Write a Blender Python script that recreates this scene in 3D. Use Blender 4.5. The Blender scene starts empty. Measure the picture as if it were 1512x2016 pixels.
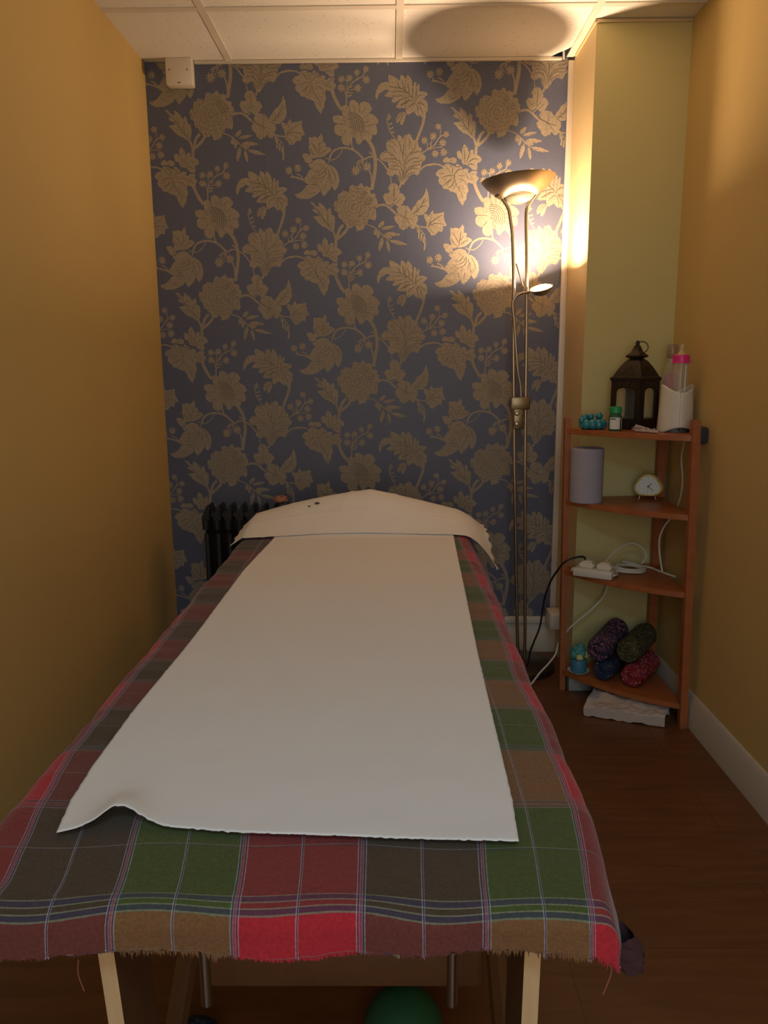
import bpy, bmesh, math, random
from mathutils import Vector, Matrix, noise
from mathutils.geometry import tessellate_polygon
random.seed(11)
R=math.radians; PI=math.pi
sc=bpy.context.scene; C=sc.collection
# ---------------------------------------------------------------- camera, world, light, exposure
CAM_H=1.136
cd=bpy.data.cameras.new('camera'); cam=bpy.data.objects.new('camera',cd); C.objects.link(cam); sc.camera=cam
cd.sensor_fit='HORIZONTAL'; cd.sensor_width=36.0; cd.lens=36.0*1514.0/1512.0; cd.clip_start=0.02; cd.clip_end=50
pt,yw,rl=R(10.722),R(0.613),R(0.429)
f_=Vector((-math.sin(yw)*math.cos(pt), math.cos(yw)*math.cos(pt), -math.sin(pt)))
r_=Vector((math.cos(yw),math.sin(yw),0)); d_=f_.cross(r_)
r2=math.cos(rl)*r_+math.sin(rl)*d_; d2=-math.sin(rl)*r_+math.cos(rl)*d_
cam.matrix_world=Matrix(((r2.x,-d2.x,-f_.x,0),(r2.y,-d2.y,-f_.y,0),(r2.z,-d2.z,-f_.z,CAM_H),(0,0,0,1)))
w=bpy.data.worlds.new('world'); sc.world=w; w.use_nodes=True
w.node_tree.nodes['Background'].inputs[0].default_value=(0.55,0.68,1.0,1); w.node_tree.nodes['Background'].inputs[1].default_value=0.02
sc.view_settings.view_transform='Standard'; sc.view_settings.look='None'; sc.view_settings.gamma=1.0
sc.view_settings.use_curve_mapping=False; sc.view_settings.exposure=0.0
LAMP=Vector((0.524,2.785,1.402))          # the lit reading head of the floor lamp
def area(name,loc,direction,size,power,color,size_y=None,shape='DISK',spread=PI):
    l=bpy.data.lights.new(name,'AREA'); l.shape=shape; l.size=size
    if size_y: l.size_y=size_y
    l.energy=power; l.color=color
    o=bpy.data.objects.new(name,l); C.objects.link(o); o.location=loc
    o.rotation_euler=Vector(direction).to_track_quat('-Z','Y').to_euler(); l.spread=spread; return o
area('reading_head_light',LAMP+Vector((-.003,-.004,.012)),(-.27,-.03,1),0.066,12.8,(1.0,0.70,0.46),spread=R(165))
area('added_doorway_fill',(0.1,-1.35,1.25),(0,1,-.22),0.9,14.0,(0.90,0.88,0.88),1.7,'RECTANGLE')  # added fill in the unseen doorway, lifts the ambient level
area('added_cool_fill',(.04,-.30,2.19),(0,.12,-1),.55,16.0,(0.40,0.70,1.0),.55,'SQUARE')  # added cool fill overhead behind the camera, brightens the near table

# ---------------------------------------------------------------- materials
def mat(name,col,rough=.6,metal=0,spec=.5,bump=None,var=0,varscale=8,trans=0,alpha=1,emit=None,coat=0,aniso=0,stretch=None,sheen=0):
    m=bpy.data.materials.new(name); m.use_nodes=True; nt=m.node_tree; b=nt.nodes['Principled BSDF']
    b.inputs['Base Color'].default_value=(*col,1); b.inputs['Roughness'].default_value=rough; b.inputs['Metallic'].default_value=metal
    b.inputs['Specular IOR Level'].default_value=spec; b.inputs['Transmission Weight'].default_value=trans; b.inputs['Alpha'].default_value=alpha
    b.inputs['Coat Weight'].default_value=coat; b.inputs['Sheen Weight'].default_value=sheen
    if aniso: b.inputs['Anisotropic'].default_value=aniso
    if emit: b.inputs['Emission Color'].default_value=(*emit[0],1); b.inputs['Emission Strength'].default_value=emit[1]
    tc=nt.nodes.new('ShaderNodeTexCoord'); mp=nt.nodes.new('ShaderNodeMapping'); nt.links.new(tc.outputs['Object'],mp.inputs[0])
    if stretch: mp.inputs['Scale'].default_value=stretch
    if var:
        n=nt.nodes.new('ShaderNodeTexNoise'); n.inputs['Scale'].default_value=varscale; n.inputs['Detail'].default_value=5; nt.links.new(mp.outputs[0],n.inputs[0])
        mx=nt.nodes.new('ShaderNodeMix'); mx.data_type='RGBA'
        mx.inputs[6].default_value=(*[c*(1-var) for c in col],1); mx.inputs[7].default_value=(*[min(1,c*(1+var)) for c in col],1)
        nt.links.new(n.outputs[0],mx.inputs[0]); nt.links.new(mx.outputs[2],b.inputs['Base Color'])
    if bump:
        n2=nt.nodes.new('ShaderNodeTexNoise'); n2.inputs['Scale'].default_value=bump[0]; n2.inputs['Detail'].default_value=4; nt.links.new(mp.outputs[0],n2.inputs[0])
        bp=nt.nodes.new('ShaderNodeBump'); bp.inputs['Strength'].default_value=bump[1]; bp.inputs['Distance'].default_value=bump[2] if len(bump)>2 else .002
        nt.links.new(n2.outputs[0],bp.inputs['Height']); nt.links.new(bp.outputs[0],b.inputs['Normal'])
    return m
def ramp(nt,fac,stops,const=True):
    r=nt.nodes.new('ShaderNodeValToRGB'); cr=r.color_ramp
    if const: cr.interpolation='CONSTANT'
    while len(cr.elements)<len(stops): cr.elements.new(0.5)
    for e,(p,c) in zip(cr.elements,stops): e.position=p
    for e,(p,c) in zip(cr.elements,stops): e.color=(*c,1) if len(c)==3 else c
    nt.links.new(fac,r.inputs[0]); return r
def mth(nt,op,a,b=None):
    n=nt.nodes.new('ShaderNodeMath'); n.operation=op
    for i,x in enumerate((a,b)):
        if x is None: continue
        if isinstance(x,(int,float)): n.inputs[i].default_value=x
        else: nt.links.new(x,n.inputs[i])
    return n.outputs[0]
def mixc(nt,fac,a,b,typ='MIX'):
    m=nt.nodes.new('ShaderNodeMix'); m.data_type='RGBA'; m.blend_type=typ
    for i,x in ((0,fac),(6,a),(7,b)):
        if isinstance(x,(int,float)): m.inputs[i].default_value=x
        elif isinstance(x,tuple): m.inputs[i].default_value=(*x,1)
        else: nt.links.new(x,m.inputs[i])
    return m.outputs[2]
YEL=mat('golden_wall_paint',(0.60,0.42,0.150),.75,bump=(90,.25,.001),var=.05,varscale=3)
LIME=mat('pale_green_yellow_paint',(0.59,0.50,0.205),.7,bump=(90,.25,.001),var=.04,varscale=3)
CREAMW=mat('cream_wall_paint',(0.66,0.49,0.24),.6,bump=(60,.3,.001),var=.05,varscale=4)
TRIMW=mat('cream_gloss_trim',(0.72,0.64,0.52),.4,var=.05)
SKIRT=mat('old_white_skirting',(0.55,0.49,0.38),.5,var=.08)
GRND=mat('slate_wallpaper',(0.086,0.096,0.150),.50,spec=.7,bump=(500,.15,.0004),var=.10,varscale=90)
GOLD=mat('khaki_motif_print',(0.328,0.272,0.192),.6,bump=(420,.5,.0006),var=.30,varscale=330)
VEIN=mat('motif_vein_print',(0.115,0.100,0.085),.6)
PIPE=mat('grey_pipe',(.35,.33,.3),.5); DARKV=mat('void_dark',(.05,.035,.025),.9)
BRASS=mat('brushed_antique_brass',(0.50,0.41,0.30),.30,1,var=.12,varscale=40,stretch=(1,1,.15),aniso=.5)
BRASSD=mat('darker_brass_bracket',(0.33,0.24,0.13),.38,1,var=.1)
CHROME=mat('steel',(.6,.58,.54),.25,1)
FROST=mat('frosted_glass',(.15,.135,.095),.6,spec=.15)
GLOW=mat('lit_bulb_glass',(1,.9,.75),.4,emit=((1,.72,.45),9.0))
BLACKM=mat('black_enamel',(.018,.018,.018),.38); BLACKP=mat('black_plastic',(.02,.02,.022),.5)
WHITEP=mat('white_plastic',(.66,.61,.50),.35); CREAMP=mat('cream_plastic',(.74,.66,.52),.4)
GREYP=mat('dark_grey_plastic',(.09,.09,.09),.5)
SHWOOD=mat('orange_stained_wood',(.36,.105,.030),.42,var=.30,varscale=30,stretch=(1,1,1),bump=(40,.2,.001))
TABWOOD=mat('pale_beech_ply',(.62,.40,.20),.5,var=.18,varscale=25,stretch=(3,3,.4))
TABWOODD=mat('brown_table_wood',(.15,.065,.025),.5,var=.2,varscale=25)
TEAL=mat('teal_glaze',(.02,.20,.24),.3,var=.45,varscale=60,coat=.3)
GLASSD=mat('dark_green_glass',(.02,.10,.05),.15,coat=.4)
GREENC=mat('green_plastic_cap',(.01,.27,.07),.4); LABEL=mat('paper_label',(.68,.66,.58),.6); LBLUE=mat('label_print',(.05,.12,.08),.6)
LANT=mat('dark_bronze_tin',(.035,.026,.02),.42,.6,var=.3); DOTLIT=mat('hole_light_tint',(.22,.13,.10),.6); MARK=mat('mark_grey',(.16,.16,.15),.6)
LANTH=mat('hole_shade_tint',(.006,.005,.004),.9)
PINK=mat('pink_plastic_ring',(.72,.02,.20),.35)
def clear(name,col,alpha,rough=.08):
    return mat(name,col,rough,alpha=alpha,spec=.8,coat=.6)
GLC=clear('clear_glass',(.75,.68,.58),.22); BRG=clear('brown_tinted_glass',(.35,.22,.14),.5); PANE=clear('lantern_pane',(.6,.6,.5),.10); TEAT=clear('silicone_teat',(.75,.65,.4),.35)
ROLLM=mat('lilac_grey_tissue',(.36,.33,.38),.85,bump=(260,.5,.001),var=.06)
YELP=mat('yellow_clock_shell',(.62,.43,.06),.35); FACE=mat('clock_face',(.72,.72,.62),.5); INK=mat('clock_ink',(.02,.02,.02),.5)
CORDW=mat('white_cord',(.66,.62,.5),.5); CORDB=mat('black_cord',(.012,.012,.014),.5)
PAPER=mat('white_couch_paper',(.80,.77,.73),.8,bump=(70,.12,.001))
TISS=mat('grey_pink_tissue',(.42,.32,.27),.85,bump=(120,.3,.001))
BAGC=mat('cream_folded_cotton',(.50,.40,.33),.85,bump=(50,.8,.004)); BAGP=mat('grey_polythene',(.34,.34,.38),.35,bump=(40,.5,.003))
BALL=mat('dark_green_rubber',(.012,.085,.03),.7); VINYL=mat('black_vinyl',(.02,.02,.02),.5)
DISH=mat('pale_dish',(.5,.55,.5),.3); BLUEG=mat('blue_wax',(.06,.20,.30),.5); TEALF=mat('teal_petal',(.07,.28,.27),.7); YELF=mat('pale_yellow_tip',(.55,.55,.22),.7)
GREYB=mat('pale_grey_card',(.30,.31,.28),.7); FLUFF=mat('charcoal_rubber',(.035,.035,.04),.8)
def speck(name,base,c1,c2,sc_=90,thr=.33,swirl=1.2):
    m=mat(name,base,.85,bump=(150,.4,.002)); nt=m.node_tree; b=nt.nodes['Principled BSDF']
    tc=nt.nodes.new('ShaderNodeTexCoord'); v=nt.nodes.new('ShaderNodeTexVoronoi'); v.inputs['Scale'].default_value=sc_
    n=nt.nodes.new('ShaderNodeTexNoise'); n.inputs['Scale'].default_value=sc_*.45; n.inputs['Distortion'].default_value=swirl
    nt.links.new(tc.outputs['Object'],v.inputs[0]); nt.links.new(tc.outputs['Object'],n.inputs[0])
    a=ramp(nt,v.outputs['Distance'],[(0,(1,1,1)),(thr,(0,0,0))]); c=ramp(nt,n.outputs[0],[(0,(0,0,0)),(.50,(1,1,1)),(.56,(0,0,0))])
    x=mixc(nt,a.outputs[0],base,c1); x=mixc(nt,c.outputs[0],x,c2); nt.links.new(x,b.inputs['Base Color']); return m
FA=speck('navy_print_cotton',(.018,.02,.045),(.42,.16,.15),(.16,.06,.10)); FB=speck('olive_print_cotton',(.045,.035,.014),(.20,.16,.05),(.10,.09,.03),110)
FC=speck('crimson_print_cotton',(.24,.006,.02),(.45,.22,.10),(.30,.05,.08)); FD=speck('dark_blue_print_cotton',(.012,.02,.05),(.20,.17,.10),(.03,.04,.09),80,.25)
FE=speck('rosy_crochet',(.35,.16,.10),(.6,.42,.32),(.15,.05,.04),200)
# engraved-looking squiggles inside the khaki print
nt=GOLD.node_tree; b=nt.nodes['Principled BSDF']; src=b.inputs['Base Color'].links[0].from_socket
tc=nt.nodes.new('ShaderNodeTexCoord'); n=nt.nodes.new('ShaderNodeTexNoise'); n.inputs['Scale'].default_value=62; n.inputs['Detail'].default_value=2.5; n.inputs['Distortion'].default_value=.7; nt.links.new(tc.outputs['Object'],n.inputs[0])
a=ramp(nt,n.outputs[0],[(0,(0,0,0)),(.36,(1,1,1)),(.385,(0,0,0)),(.445,(1,1,1)),(.462,(0,0,0)),(.515,(1,1,1)),(.532,(0,0,0)),(.59,(1,1,1)),(.61,(0,0,0))])
nt.links.new(mixc(nt,mth(nt,'MULTIPLY',a.outputs[0],.62),src,(0.115,0.100,0.085)),b.inputs['Base Color'])
# laminate floor
FLOOR=mat('wood_laminate',(.26,.10,.035),.42); nt=FLOOR.node_tree; b=nt.nodes['Principled BSDF']
tc=nt.nodes.new('ShaderNodeTexCoord'); mp=nt.nodes.new('ShaderNodeMapping'); nt.links.new(tc.outputs['Object'],mp.inputs[0]); mp.inputs['Scale'].default_value=(1.0,9.0,1)
n=nt.nodes.new('ShaderNodeTexNoise'); n.inputs['Scale'].default_value=5; n.inputs['Detail'].default_value=8; n.inputs['Distortion'].default_value=.6; nt.links.new(mp.outputs[0],n.inputs[0])
g=ramp(nt,n.outputs[0],[(.25,(.108,.037,.011)),(.5,(.140,.050,.0155)),(.75,(.168,.062,.020))],False)
bk=nt.nodes.new('ShaderNodeTexBrick'); bk.inputs['Scale'].default_value=1; bk.inputs['Brick Width'].default_value=1.28; bk.inputs['Row Height'].default_value=.193; bk.inputs['Mortar Size'].default_value=.0016
bk.inputs['Color1'].default_value=(.94,.94,.94,1); bk.inputs['Color2'].default_value=(1.07,1.07,1.07,1); bk.inputs['Mortar'].default_value=(.66,.66,.66,1); bk.offset=.37
mp2=nt.nodes.new('ShaderNodeMapping'); mp2.inputs['Location'].default_value=(.47,.01,0); nt.links.new(tc.outputs['Object'],mp2.inputs[0]); nt.links.new(mp2.outputs[0],bk.inputs[0])
nt.links.new(mixc(nt,1.0,g.outputs[0],bk.outputs['Color'],'MULTIPLY'),b.inputs['Base Color'])
# mineral fibre tile with pin holes
TILE=mat('mineral_fibre_tile',(.80,.75,.66),.9,bump=(300,.35,.001)); nt=TILE.node_tree; b=nt.nodes['Principled BSDF']
tc=nt.nodes.new('ShaderNodeTexCoord'); v=nt.nodes.new('ShaderNodeTexVoronoi'); v.inputs['Scale'].default_value=75; nt.links.new(tc.outputs['Object'],v.inputs[0])
n=nt.nodes.new('ShaderNodeTexNoise'); n.inputs['Scale'].default_value=30; nt.links.new(tc.outputs['Object'],n.inputs[0])
a=ramp(nt,v.outputs['Distance'],[(0,(1,1,1)),(.16,(0,0,0))]); c=ramp(nt,n.outputs[0],[(0,(0,0,0)),(.53,(1,1,1))])
nt.links.new(mixc(nt,mth(nt,'MULTIPLY',a.outputs[0],c.outputs[0]),(.80,.75,.66),(.42,.33,.24)),b.inputs['Base Color'])
# plaid: u counts warp blocks (red, black, green), v counts weft blocks (red, dark)
def plaid():
    m=bpy.data.materials.new('plaid_cotton'); m.use_nodes=True; nt=m.node_tree; b=nt.nodes['Principled BSDF']; b.inputs['Roughness'].default_value=.9
    b.inputs['Sheen Weight'].default_value=.15
    uv=nt.nodes.new('ShaderNodeUVMap'); uv.uv_map='cloth'; sp=nt.nodes.new('ShaderNodeSeparateXYZ'); nt.links.new(uv.outputs[0],sp.inputs[0])
    U=mth(nt,'ADD',sp.outputs[0],30.0); V=mth(nt,'ADD',sp.outputs[1],31.0)
    wt=mth(nt,'DIVIDE',mth(nt,'ADD',mth(nt,'MODULO',mth(nt,'FLOOR',U),3.0),.5),3.0)
    ft=mth(nt,'MODULO',mth(nt,'FLOOR',V),2.0)
    dark=ramp(nt,wt,[(0,(.215,.022,.020)),(.3333,(.060,.036,.017)),(.6667,(.056,.080,.011))])
    redw=ramp(nt,wt,[(0,(.43,.012,.022)),(.3333,(.140,.028,.020)),(.6667,(.185,.082,.026))])
    col=mixc(nt,ft,redw.outputs[0],dark.outputs[0])
    fu=mth(nt,'FRACT',U); fv=mth(nt,'FRACT',V)
    Wt=(.42,.40,.38); Nv=(.03,.03,.12); Pk=(.34,.06,.10); K=(0,0,0)
    # warp stripes
    su=[(0,Pk),(.008,Wt),(.015,Nv),(.030,Wt),(.037,K),(.487,Wt),(.493,Nv),(.504,Wt),(.510,K),(.963,Wt),(.970,Nv),(.985,Wt),(.992,Pk)]
    mu=[(p,(0,0,0) if c==K else (1,1,1)) for p,c in su]
    cu=ramp(nt,fu,su); ku=ramp(nt,fu,mu)
    La=(.24,.23,.15); Dk=(.035,.03,.075)
    sv=[(0,La),(.009,Dk),(.036,La),(.044,K),(.074,La),(.082,Dk),(.110,La),(.119,K),(.560,Dk),(.568,La),(.575,K)]
    mv=[(p,(0,0,0) if c==K else (1,1,1)) for p,c in sv]
    cv=ramp(nt,fv,sv); kv=ramp(nt,fv,mv)
    col=mixc(nt,mth(nt,'MULTIPLY',kv.outputs[0],.6),col,cv.outputs[0]); col=mixc(nt,mth(nt,'MULTIPLY',ku.outputs[0],.55),col,cu.outputs[0])
    n=nt.nodes.new('ShaderNodeTexNoise'); n.inputs['Scale'].default_value=320; tc=nt.nodes.new('ShaderNodeTexCoord'); nt.links.new(tc.outputs['Object'],n.inputs[0])
    rr=ramp(nt,n.outputs[0],[(.3,(.80,.80,.80)),(.7,(1.15,1.15,1.15))],False); col=mixc(nt,1.0,col,rr.outputs[0],'MULTIPLY'); nt.links.new(col,b.inputs['Base Color'])
    bp=nt.nodes.new('ShaderNodeBump'); bp.inputs['Strength'].default_value=.5; bp.inputs['Distance'].default_value=.001; nt.links.new(n.outputs[0],bp.inputs['Height']); nt.links.new(bp.outputs[0],b.inputs['Normal'])
    return m
PLAID=plaid()
BOWL=mat('radially_brushed_brass',(.36,.275,.185),.34,1,var=.12,varscale=30,aniso=.85)
_t=BOWL.node_tree.nodes.new('ShaderNodeTangent'); _t.direction_type='RADIAL'; _t.axis='Z'; BOWL.node_tree.links.new(_t.outputs[0],BOWL.node_tree.nodes['Principled BSDF'].inputs['Tangent'])
# ---------------------------------------------------------------- mesh helpers
class MB:
    def __init__(s): s.v=[]; s.f=[]; s.mi=[]; s.uv=[]; s.has=False
    def add(s,vs,fs,mi=0,uvs=None):
        o=len(s.v); s.v+=[tuple(p) for p in vs]; s.f+=[tuple(i+o for i in f) for f in fs]; s.mi+=[mi]*len(fs)
        if uvs: s.has=True; s.uv+=list(uvs)
        else: s.uv+=[(0,0)]*len(vs)
        return s
    def box(s,c,size,rz=0,bev=0,mi=0,ry=0,rx=0):
        bm=bmesh.new(); bmesh.ops.create_cube(bm,size=1); bmesh.ops.scale(bm,vec=size,verts=bm.verts)
        if bev: bmesh.ops.bevel(bm,geom=bm.edges[:],offset=bev,segments=2,profile=.5,affect='EDGES')
        M=Matrix.Translation(c)@Matrix.Rotation(rz,4,'Z')@Matrix.Rotation(ry,4,'Y')@Matrix.Rotation(rx,4,'X')
        bm.verts.index_update(); s.add([M@v.co for v in bm.verts],[[v.index for v in f.verts] for f in bm.faces],mi); bm.free(); return s
    def bb(s,x0,x1,y0,y1,z0,z1,bev=0,mi=0): return s.box(((x0+x1)/2,(y0+y1)/2,(z0+z1)/2),(x1-x0,y1-y0,z1-z0),0,bev,mi)
    def lathe(s,prof,c=(0,0,0),n=32,M=None,mi=0,sx=1,sy=1):
        vs=[];fs=[]; M=M or Matrix.Identity(4); T=Matrix.Translation(c)@M; m=len(prof)
        for r,z in prof:
            for i in range(n): a=2*PI*i/n; vs.append(T@Vector((r*math.cos(a)*sx,r*math.sin(a)*sy,z)))
        for j in range(m-1):
            for i in range(n): k=(i+1)%n; fs.append((j*n+i,j*n+k,(j+1)*n+k,(j+1)*n+i))
        if prof[0][0]>1e-6: fs.append(tuple(range(n))[::-1])
        if prof[-1][0]>1e-6: fs.append(tuple((m-1)*n+i for i in range(n)))
        s.add(vs,fs,mi); return s
    def tube(s,pts,r,n=10,mi=0,smooth=6,closed=False,caps=True):
        P=[Vector(p) for p in pts]
        if smooth and len(P)>2:
            Q=[]; L=len(P); rng=range(L) if closed else range(L-1)
            for i in rng:
                p0=P[(i-1)%L] if (closed or i>0) else P[0]*2-P[1]; p1=P[i]; p2=P[(i+1)%L]; p3=P[(i+2)%L] if (closed or i+2<L) else P[-1]*2-P[-2]
                for k in range(smooth):
                    t=k/smooth; Q.append(.5*((2*p1)+(p2-p0)*t+(2*p0-5*p1+4*p2-p3)*t*t+(3*p1-p0-3*p2+p3)*t**3))
            if not closed: Q.append(P[-1])
            P=Q
        L=len(P); rad=r if callable(r) else (lambda t:r); vs=[];fs=[]; nx=None
        for i,p in enumerate(P):
            a=P[(i-1)%L] if (closed or i>0) else P[0]; b=P[(i+1)%L] if (closed or i<L-1) else P[-1]
            t=(b-a).normalized()
            if nx is None: nx=t.orthogonal().normalized()
            else: nx=(nx-t*nx.dot(t)).normalized()
            ny=t.cross(nx); rr=rad(i/max(1,L-1))
            for k in range(n): q=2*PI*k/n; vs.append(p+nx*math.cos(q)*rr+ny*math.sin(q)*rr)
        for i in range(L if closed else L-1):
            j=(i+1)%L
            for k in range(n): m=(k+1)%n; fs.append((i*n+k,i*n+m,j*n+m,j*n+k))
        if caps and not closed: fs.append(tuple(range(n))[::-1]); fs.append(tuple((L-1)*n+k for k in range(n)))
        s.add(vs,fs,mi); return s
    def prism(s,poly,M,d,mi=0,bev=0):
        # polygon in local XY, extruded along +Z by d, placed with M
        bm=bmesh.new(); vs=[bm.verts.new((x,y,0)) for x,y in poly]; f=bm.faces.new(vs)
        e=bmesh.ops.extrude_face_region(bm,geom=[f]); bmesh.ops.translate(bm,vec=(0,0,d),verts=[g for g in e['geom'] if isinstance(g,bmesh.types.BMVert)])
        if bev: bmesh.ops.bevel(bm,geom=[ed for ed in bm.edges if ed.calc_face_angle(0)>.6],offset=bev,segments=2,affect='EDGES')
        bmesh.ops.recalc_face_normals(bm,faces=bm.faces); bm.verts.index_update()
        s.add([M@v.co for v in bm.verts],[[v.index for v in f.verts] for f in bm.faces],mi); bm.free(); return s
    def grid(s,fn,nu,nv,mi=0,uvfn=None):
        vs=[];fs=[];uvs=[]
        for j in range(nv+1):
            for i in range(nu+1):
                vs.append(fn(i/nu,j/nv)); uvs.append(uvfn(i/nu,j/nv) if uvfn else (0,0))
        for j in range(nv):
            for i in range(nu): a=j*(nu+1)+i; fs.append((a,a+1,a+nu+2,a+nu+1))
        s.add(vs,fs,mi,uvs if uvfn else None); return s
    def build(s,name,mats,parent=None,sharp=35,recalc=True):
        me=bpy.data.meshes.new(name); org=Vector((0,0,0))
        if parent is not None: org=WLOC.get(parent.name,Vector((0,0,0)))
        me.from_pydata([tuple(Vector(v)-org) for v in s.v],[],s.f)
        if s.has:
            l=me.uv_layers.new(name='cloth')
            for lp in me.loops: l.data[lp.index].uv=s.uv[lp.vertex_index]
        for m in (mats if isinstance(mats,(list,tuple)) else [mats]): me.materials.append(m)
        for p,i in zip(me.polygons,s.mi): p.material_index=i
        if recalc:
            bm=bmesh.new(); bm.from_mesh(me); bmesh.ops.recalc_face_normals(bm,faces=bm.faces); bm.to_mesh(me); bm.free()
        for p in me.polygons: p.use_smooth=True
        me.set_sharp_from_angle(angle=R(sharp))
        o=bpy.data.objects.new(name,me); C.objects.link(o)
        if parent is not None: o.parent=parent; WLOC[o.name]=org
        else: WLOC[o.name]=Vector((0,0,0))
        return o
WLOC={}
def tag(o,label,cat,group=None):
    o['label']=label; o['category']=cat
    if group: o['group']=group
    return o
def thing(name,label,cat,loc,group=None):
    o=bpy.data.objects.new(name,None); C.objects.link(o); o.location=loc; o.empty_display_size=.05; WLOC[o.name]=Vector(loc); return tag(o,label,cat,group)
def single(name,mb,m,label,cat,loc=None,group=None,**k):
    # one-mesh thing whose origin sits at its base
    t=Vector(loc) if loc else Vector((0,0,0)); mb.v=[tuple(Vector(v)-t) for v in mb.v]
    o=mb.build(name,m,**k); o.location=t; WLOC[o.name]=t; return tag(o,label,cat,group)
def struct(name,mb,m,parent=None,**k):
    o=mb.build(name,m,parent,**k)
    if parent is None: o['kind']='structure'
    return o
def solid(o,th,off=0): m=o.modifiers.new('thickness','SOLIDIFY'); m.thickness=th; m.offset=off; return o
def MX(x,y,z,rz=0,rx=0,ry=0): return Matrix.Translation((x,y,z))@Matrix.Rotation(rz,4,'Z')@Matrix.Rotation(rx,4,'X')@Matrix.Rotation(ry,4,'Y')
UP=R(90)
# ---------------------------------------------------------------- room shell
XL,XC,XR,YB,YC,H=-.870,.651,.951,2.968,2.663,2.202
YF=-1.0
struct('floor',MB().bb(XL-.1,XR+.1,YF-1.2,YB+.1,-.06,0),FLOOR)
struct('wall_left',MB().bb(XL-.1,XL,YF,YB+.1,0,H+.2),YEL)
struct('wall_right',MB().bb(XR,XR+.1,YF,YB+.1,0,H+.2),YEL)
cb=MB().bb(XC,XR,YC,YB+.1,0,H+.2)
cb.mi=[1 if sum(cb.v[i][0] for i in f)/len(f)<XC+.001 else 0 for f in cb.f]
struct('wall_column',cb,[LIME,CREAMW])
wf=MB().bb(XL-.1,-.36,YF-.1,YF,0,H+.2).bb(.56,XR+.1,YF-.1,YF,0,H+.2).bb(-.36,.56,YF-.1,YF,2.02,H+.2)
struct('wall_front',wf,YEL)
df=MB().bb(-.40,-.33,YF-.12,YF+.02,0,2.05).bb(.53,.60,YF-.12,YF+.02,0,2.05).bb(-.40,.60,YF-.12,YF+.02,1.99,2.06)
struct('door_1',df,TRIMW)
hall=MB().bb(XL-.1,XL,YF-1.2,YF,0,H+.2).bb(XR,XR+.1,YF-1.2,YF,0,H+.2).bb(XL-.1,XR+.1,YF-1.3,YF-1.2,0,H+.2).bb(XL-.1,XR+.1,YF-1.3,YF-.1,H+.1,H+.2)
struct('wall_hall',hall,LIME)
# suspended ceiling
xb=[-.567,.033,.633]; yb=[2.56-.6*i for i in range(7)]
bw=.012
ct=MB().bb(XL-.1,XR+.1,YF,YB+.1,H+.12,H+.2,mi=1)
xs=[XL]+xb+[XR]; ys=[YF]+yb[::-1]+[YB]
ys=[y for y in ys if y>=YF]
for i in range(4):
    for j in range(len(ys)-1):
        x0=xs[i]+(bw-.003 if i else 0); x1=xs[i+1]-(bw-.003 if i<3 else 0); y0=ys[j]+(bw-.003 if j else 0); y1=ys[j+1]-(bw-.003 if j<len(ys)-2 else 0)
        if y1-y0<.03: continue
        if i==2 and j==len(ys)-2:
            ct.prism([(x0,y0),(x1,y0),(x1,2.874),(.606,2.905),(.585,2.93),(.562,y1-.001),(x0,y1)],MX(0,0,H),.014)
        else: ct.bb(x0,x1,y0,y1,H,H+.014)
ceil=struct('ceiling',ct,[TILE,DARKV])
for k,x in enumerate(xb):
    MB().bb(x-bw,x+bw,YF,YB if k<2 else 2.955,H-.004,H+.001).build('grid_bar',TRIMW,ceil)
for y in yb:
    if y>YF: MB().bb(XL,XR,y-bw,y+bw,H-.0035,H+.0012).build('grid_bar',TRIMW,ceil)
MB().bb(-.255,-.235,-.595,-.005,2.184,H).bb(.315,.335,-.595,-.005,2.184,H).bb(-.255,.335,-.595,-.575,2.184,H).bb(-.255,.335,-.025,-.005,2.184,H).build('added_fill_frame',TRIMW,ceil)  # frame put around the added overhead fill, out of view
MB().tube([(.612,2.955,2.192),(.604,2.925,2.215),(.598,2.90,2.24),(.60,2.86,2.27)],.004).build('grey_cable',PIPE,ceil)
# wall angle trims
struct('trim_1',MB().bb(-.69,.606,YB-.014,YB,H-.010,H-.001,.001),TRIMW)
struct('trim_2',MB().bb(.629,XC,YB-.014,YB,.12,H-.014,.002),TRIMW)
struct('trim_3',MB().bb(XL,.632,YB-.016,YB,.119,.146,.003),TRIMW)
struct('trim_4',MB().bb(XC-.006,XC,2.66,2.93,H-.012,H-.002,.001).bb(XC,XR,YC-.006,YC,H-.012,H-.003,.001),CREAMW)
def skirting(name,axis,face,a,b,h,out,m):
    # moulded profile (out, height) run along the wall
    prof=[(0,0),(out,0),(out,h*.70),(out*.8,h*.76),(out*.8,h*.80),(out*.55,h*.86),(out*.5,h*.95),(out*.2,h),(0,h)]
    mb=MB(); n=len(prof); vs=[]
    for q in (a,b):
        for o_,z in prof: vs.append((face-o_,q,z) if axis=='x' else (q,face-o_,z))
    mb.add(vs,[(i,(i+1)%n,n+(i+1)%n,n+i) for i in range(n)]+[tuple(range(n))[::-1],tuple(range(n,2*n))])
    return struct(name,mb,m)
skirting('baseboard_right','x',XR,YF,YC,.112,.014,SKIRT)
skirting('baseboard_back','y',YB,XL,XC,.119,.018,SKIRT)
mbL=MB(); 
b_=skirting('baseboard_left','x',XL,YF,YB,.112,-.014,SKIRT)
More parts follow.
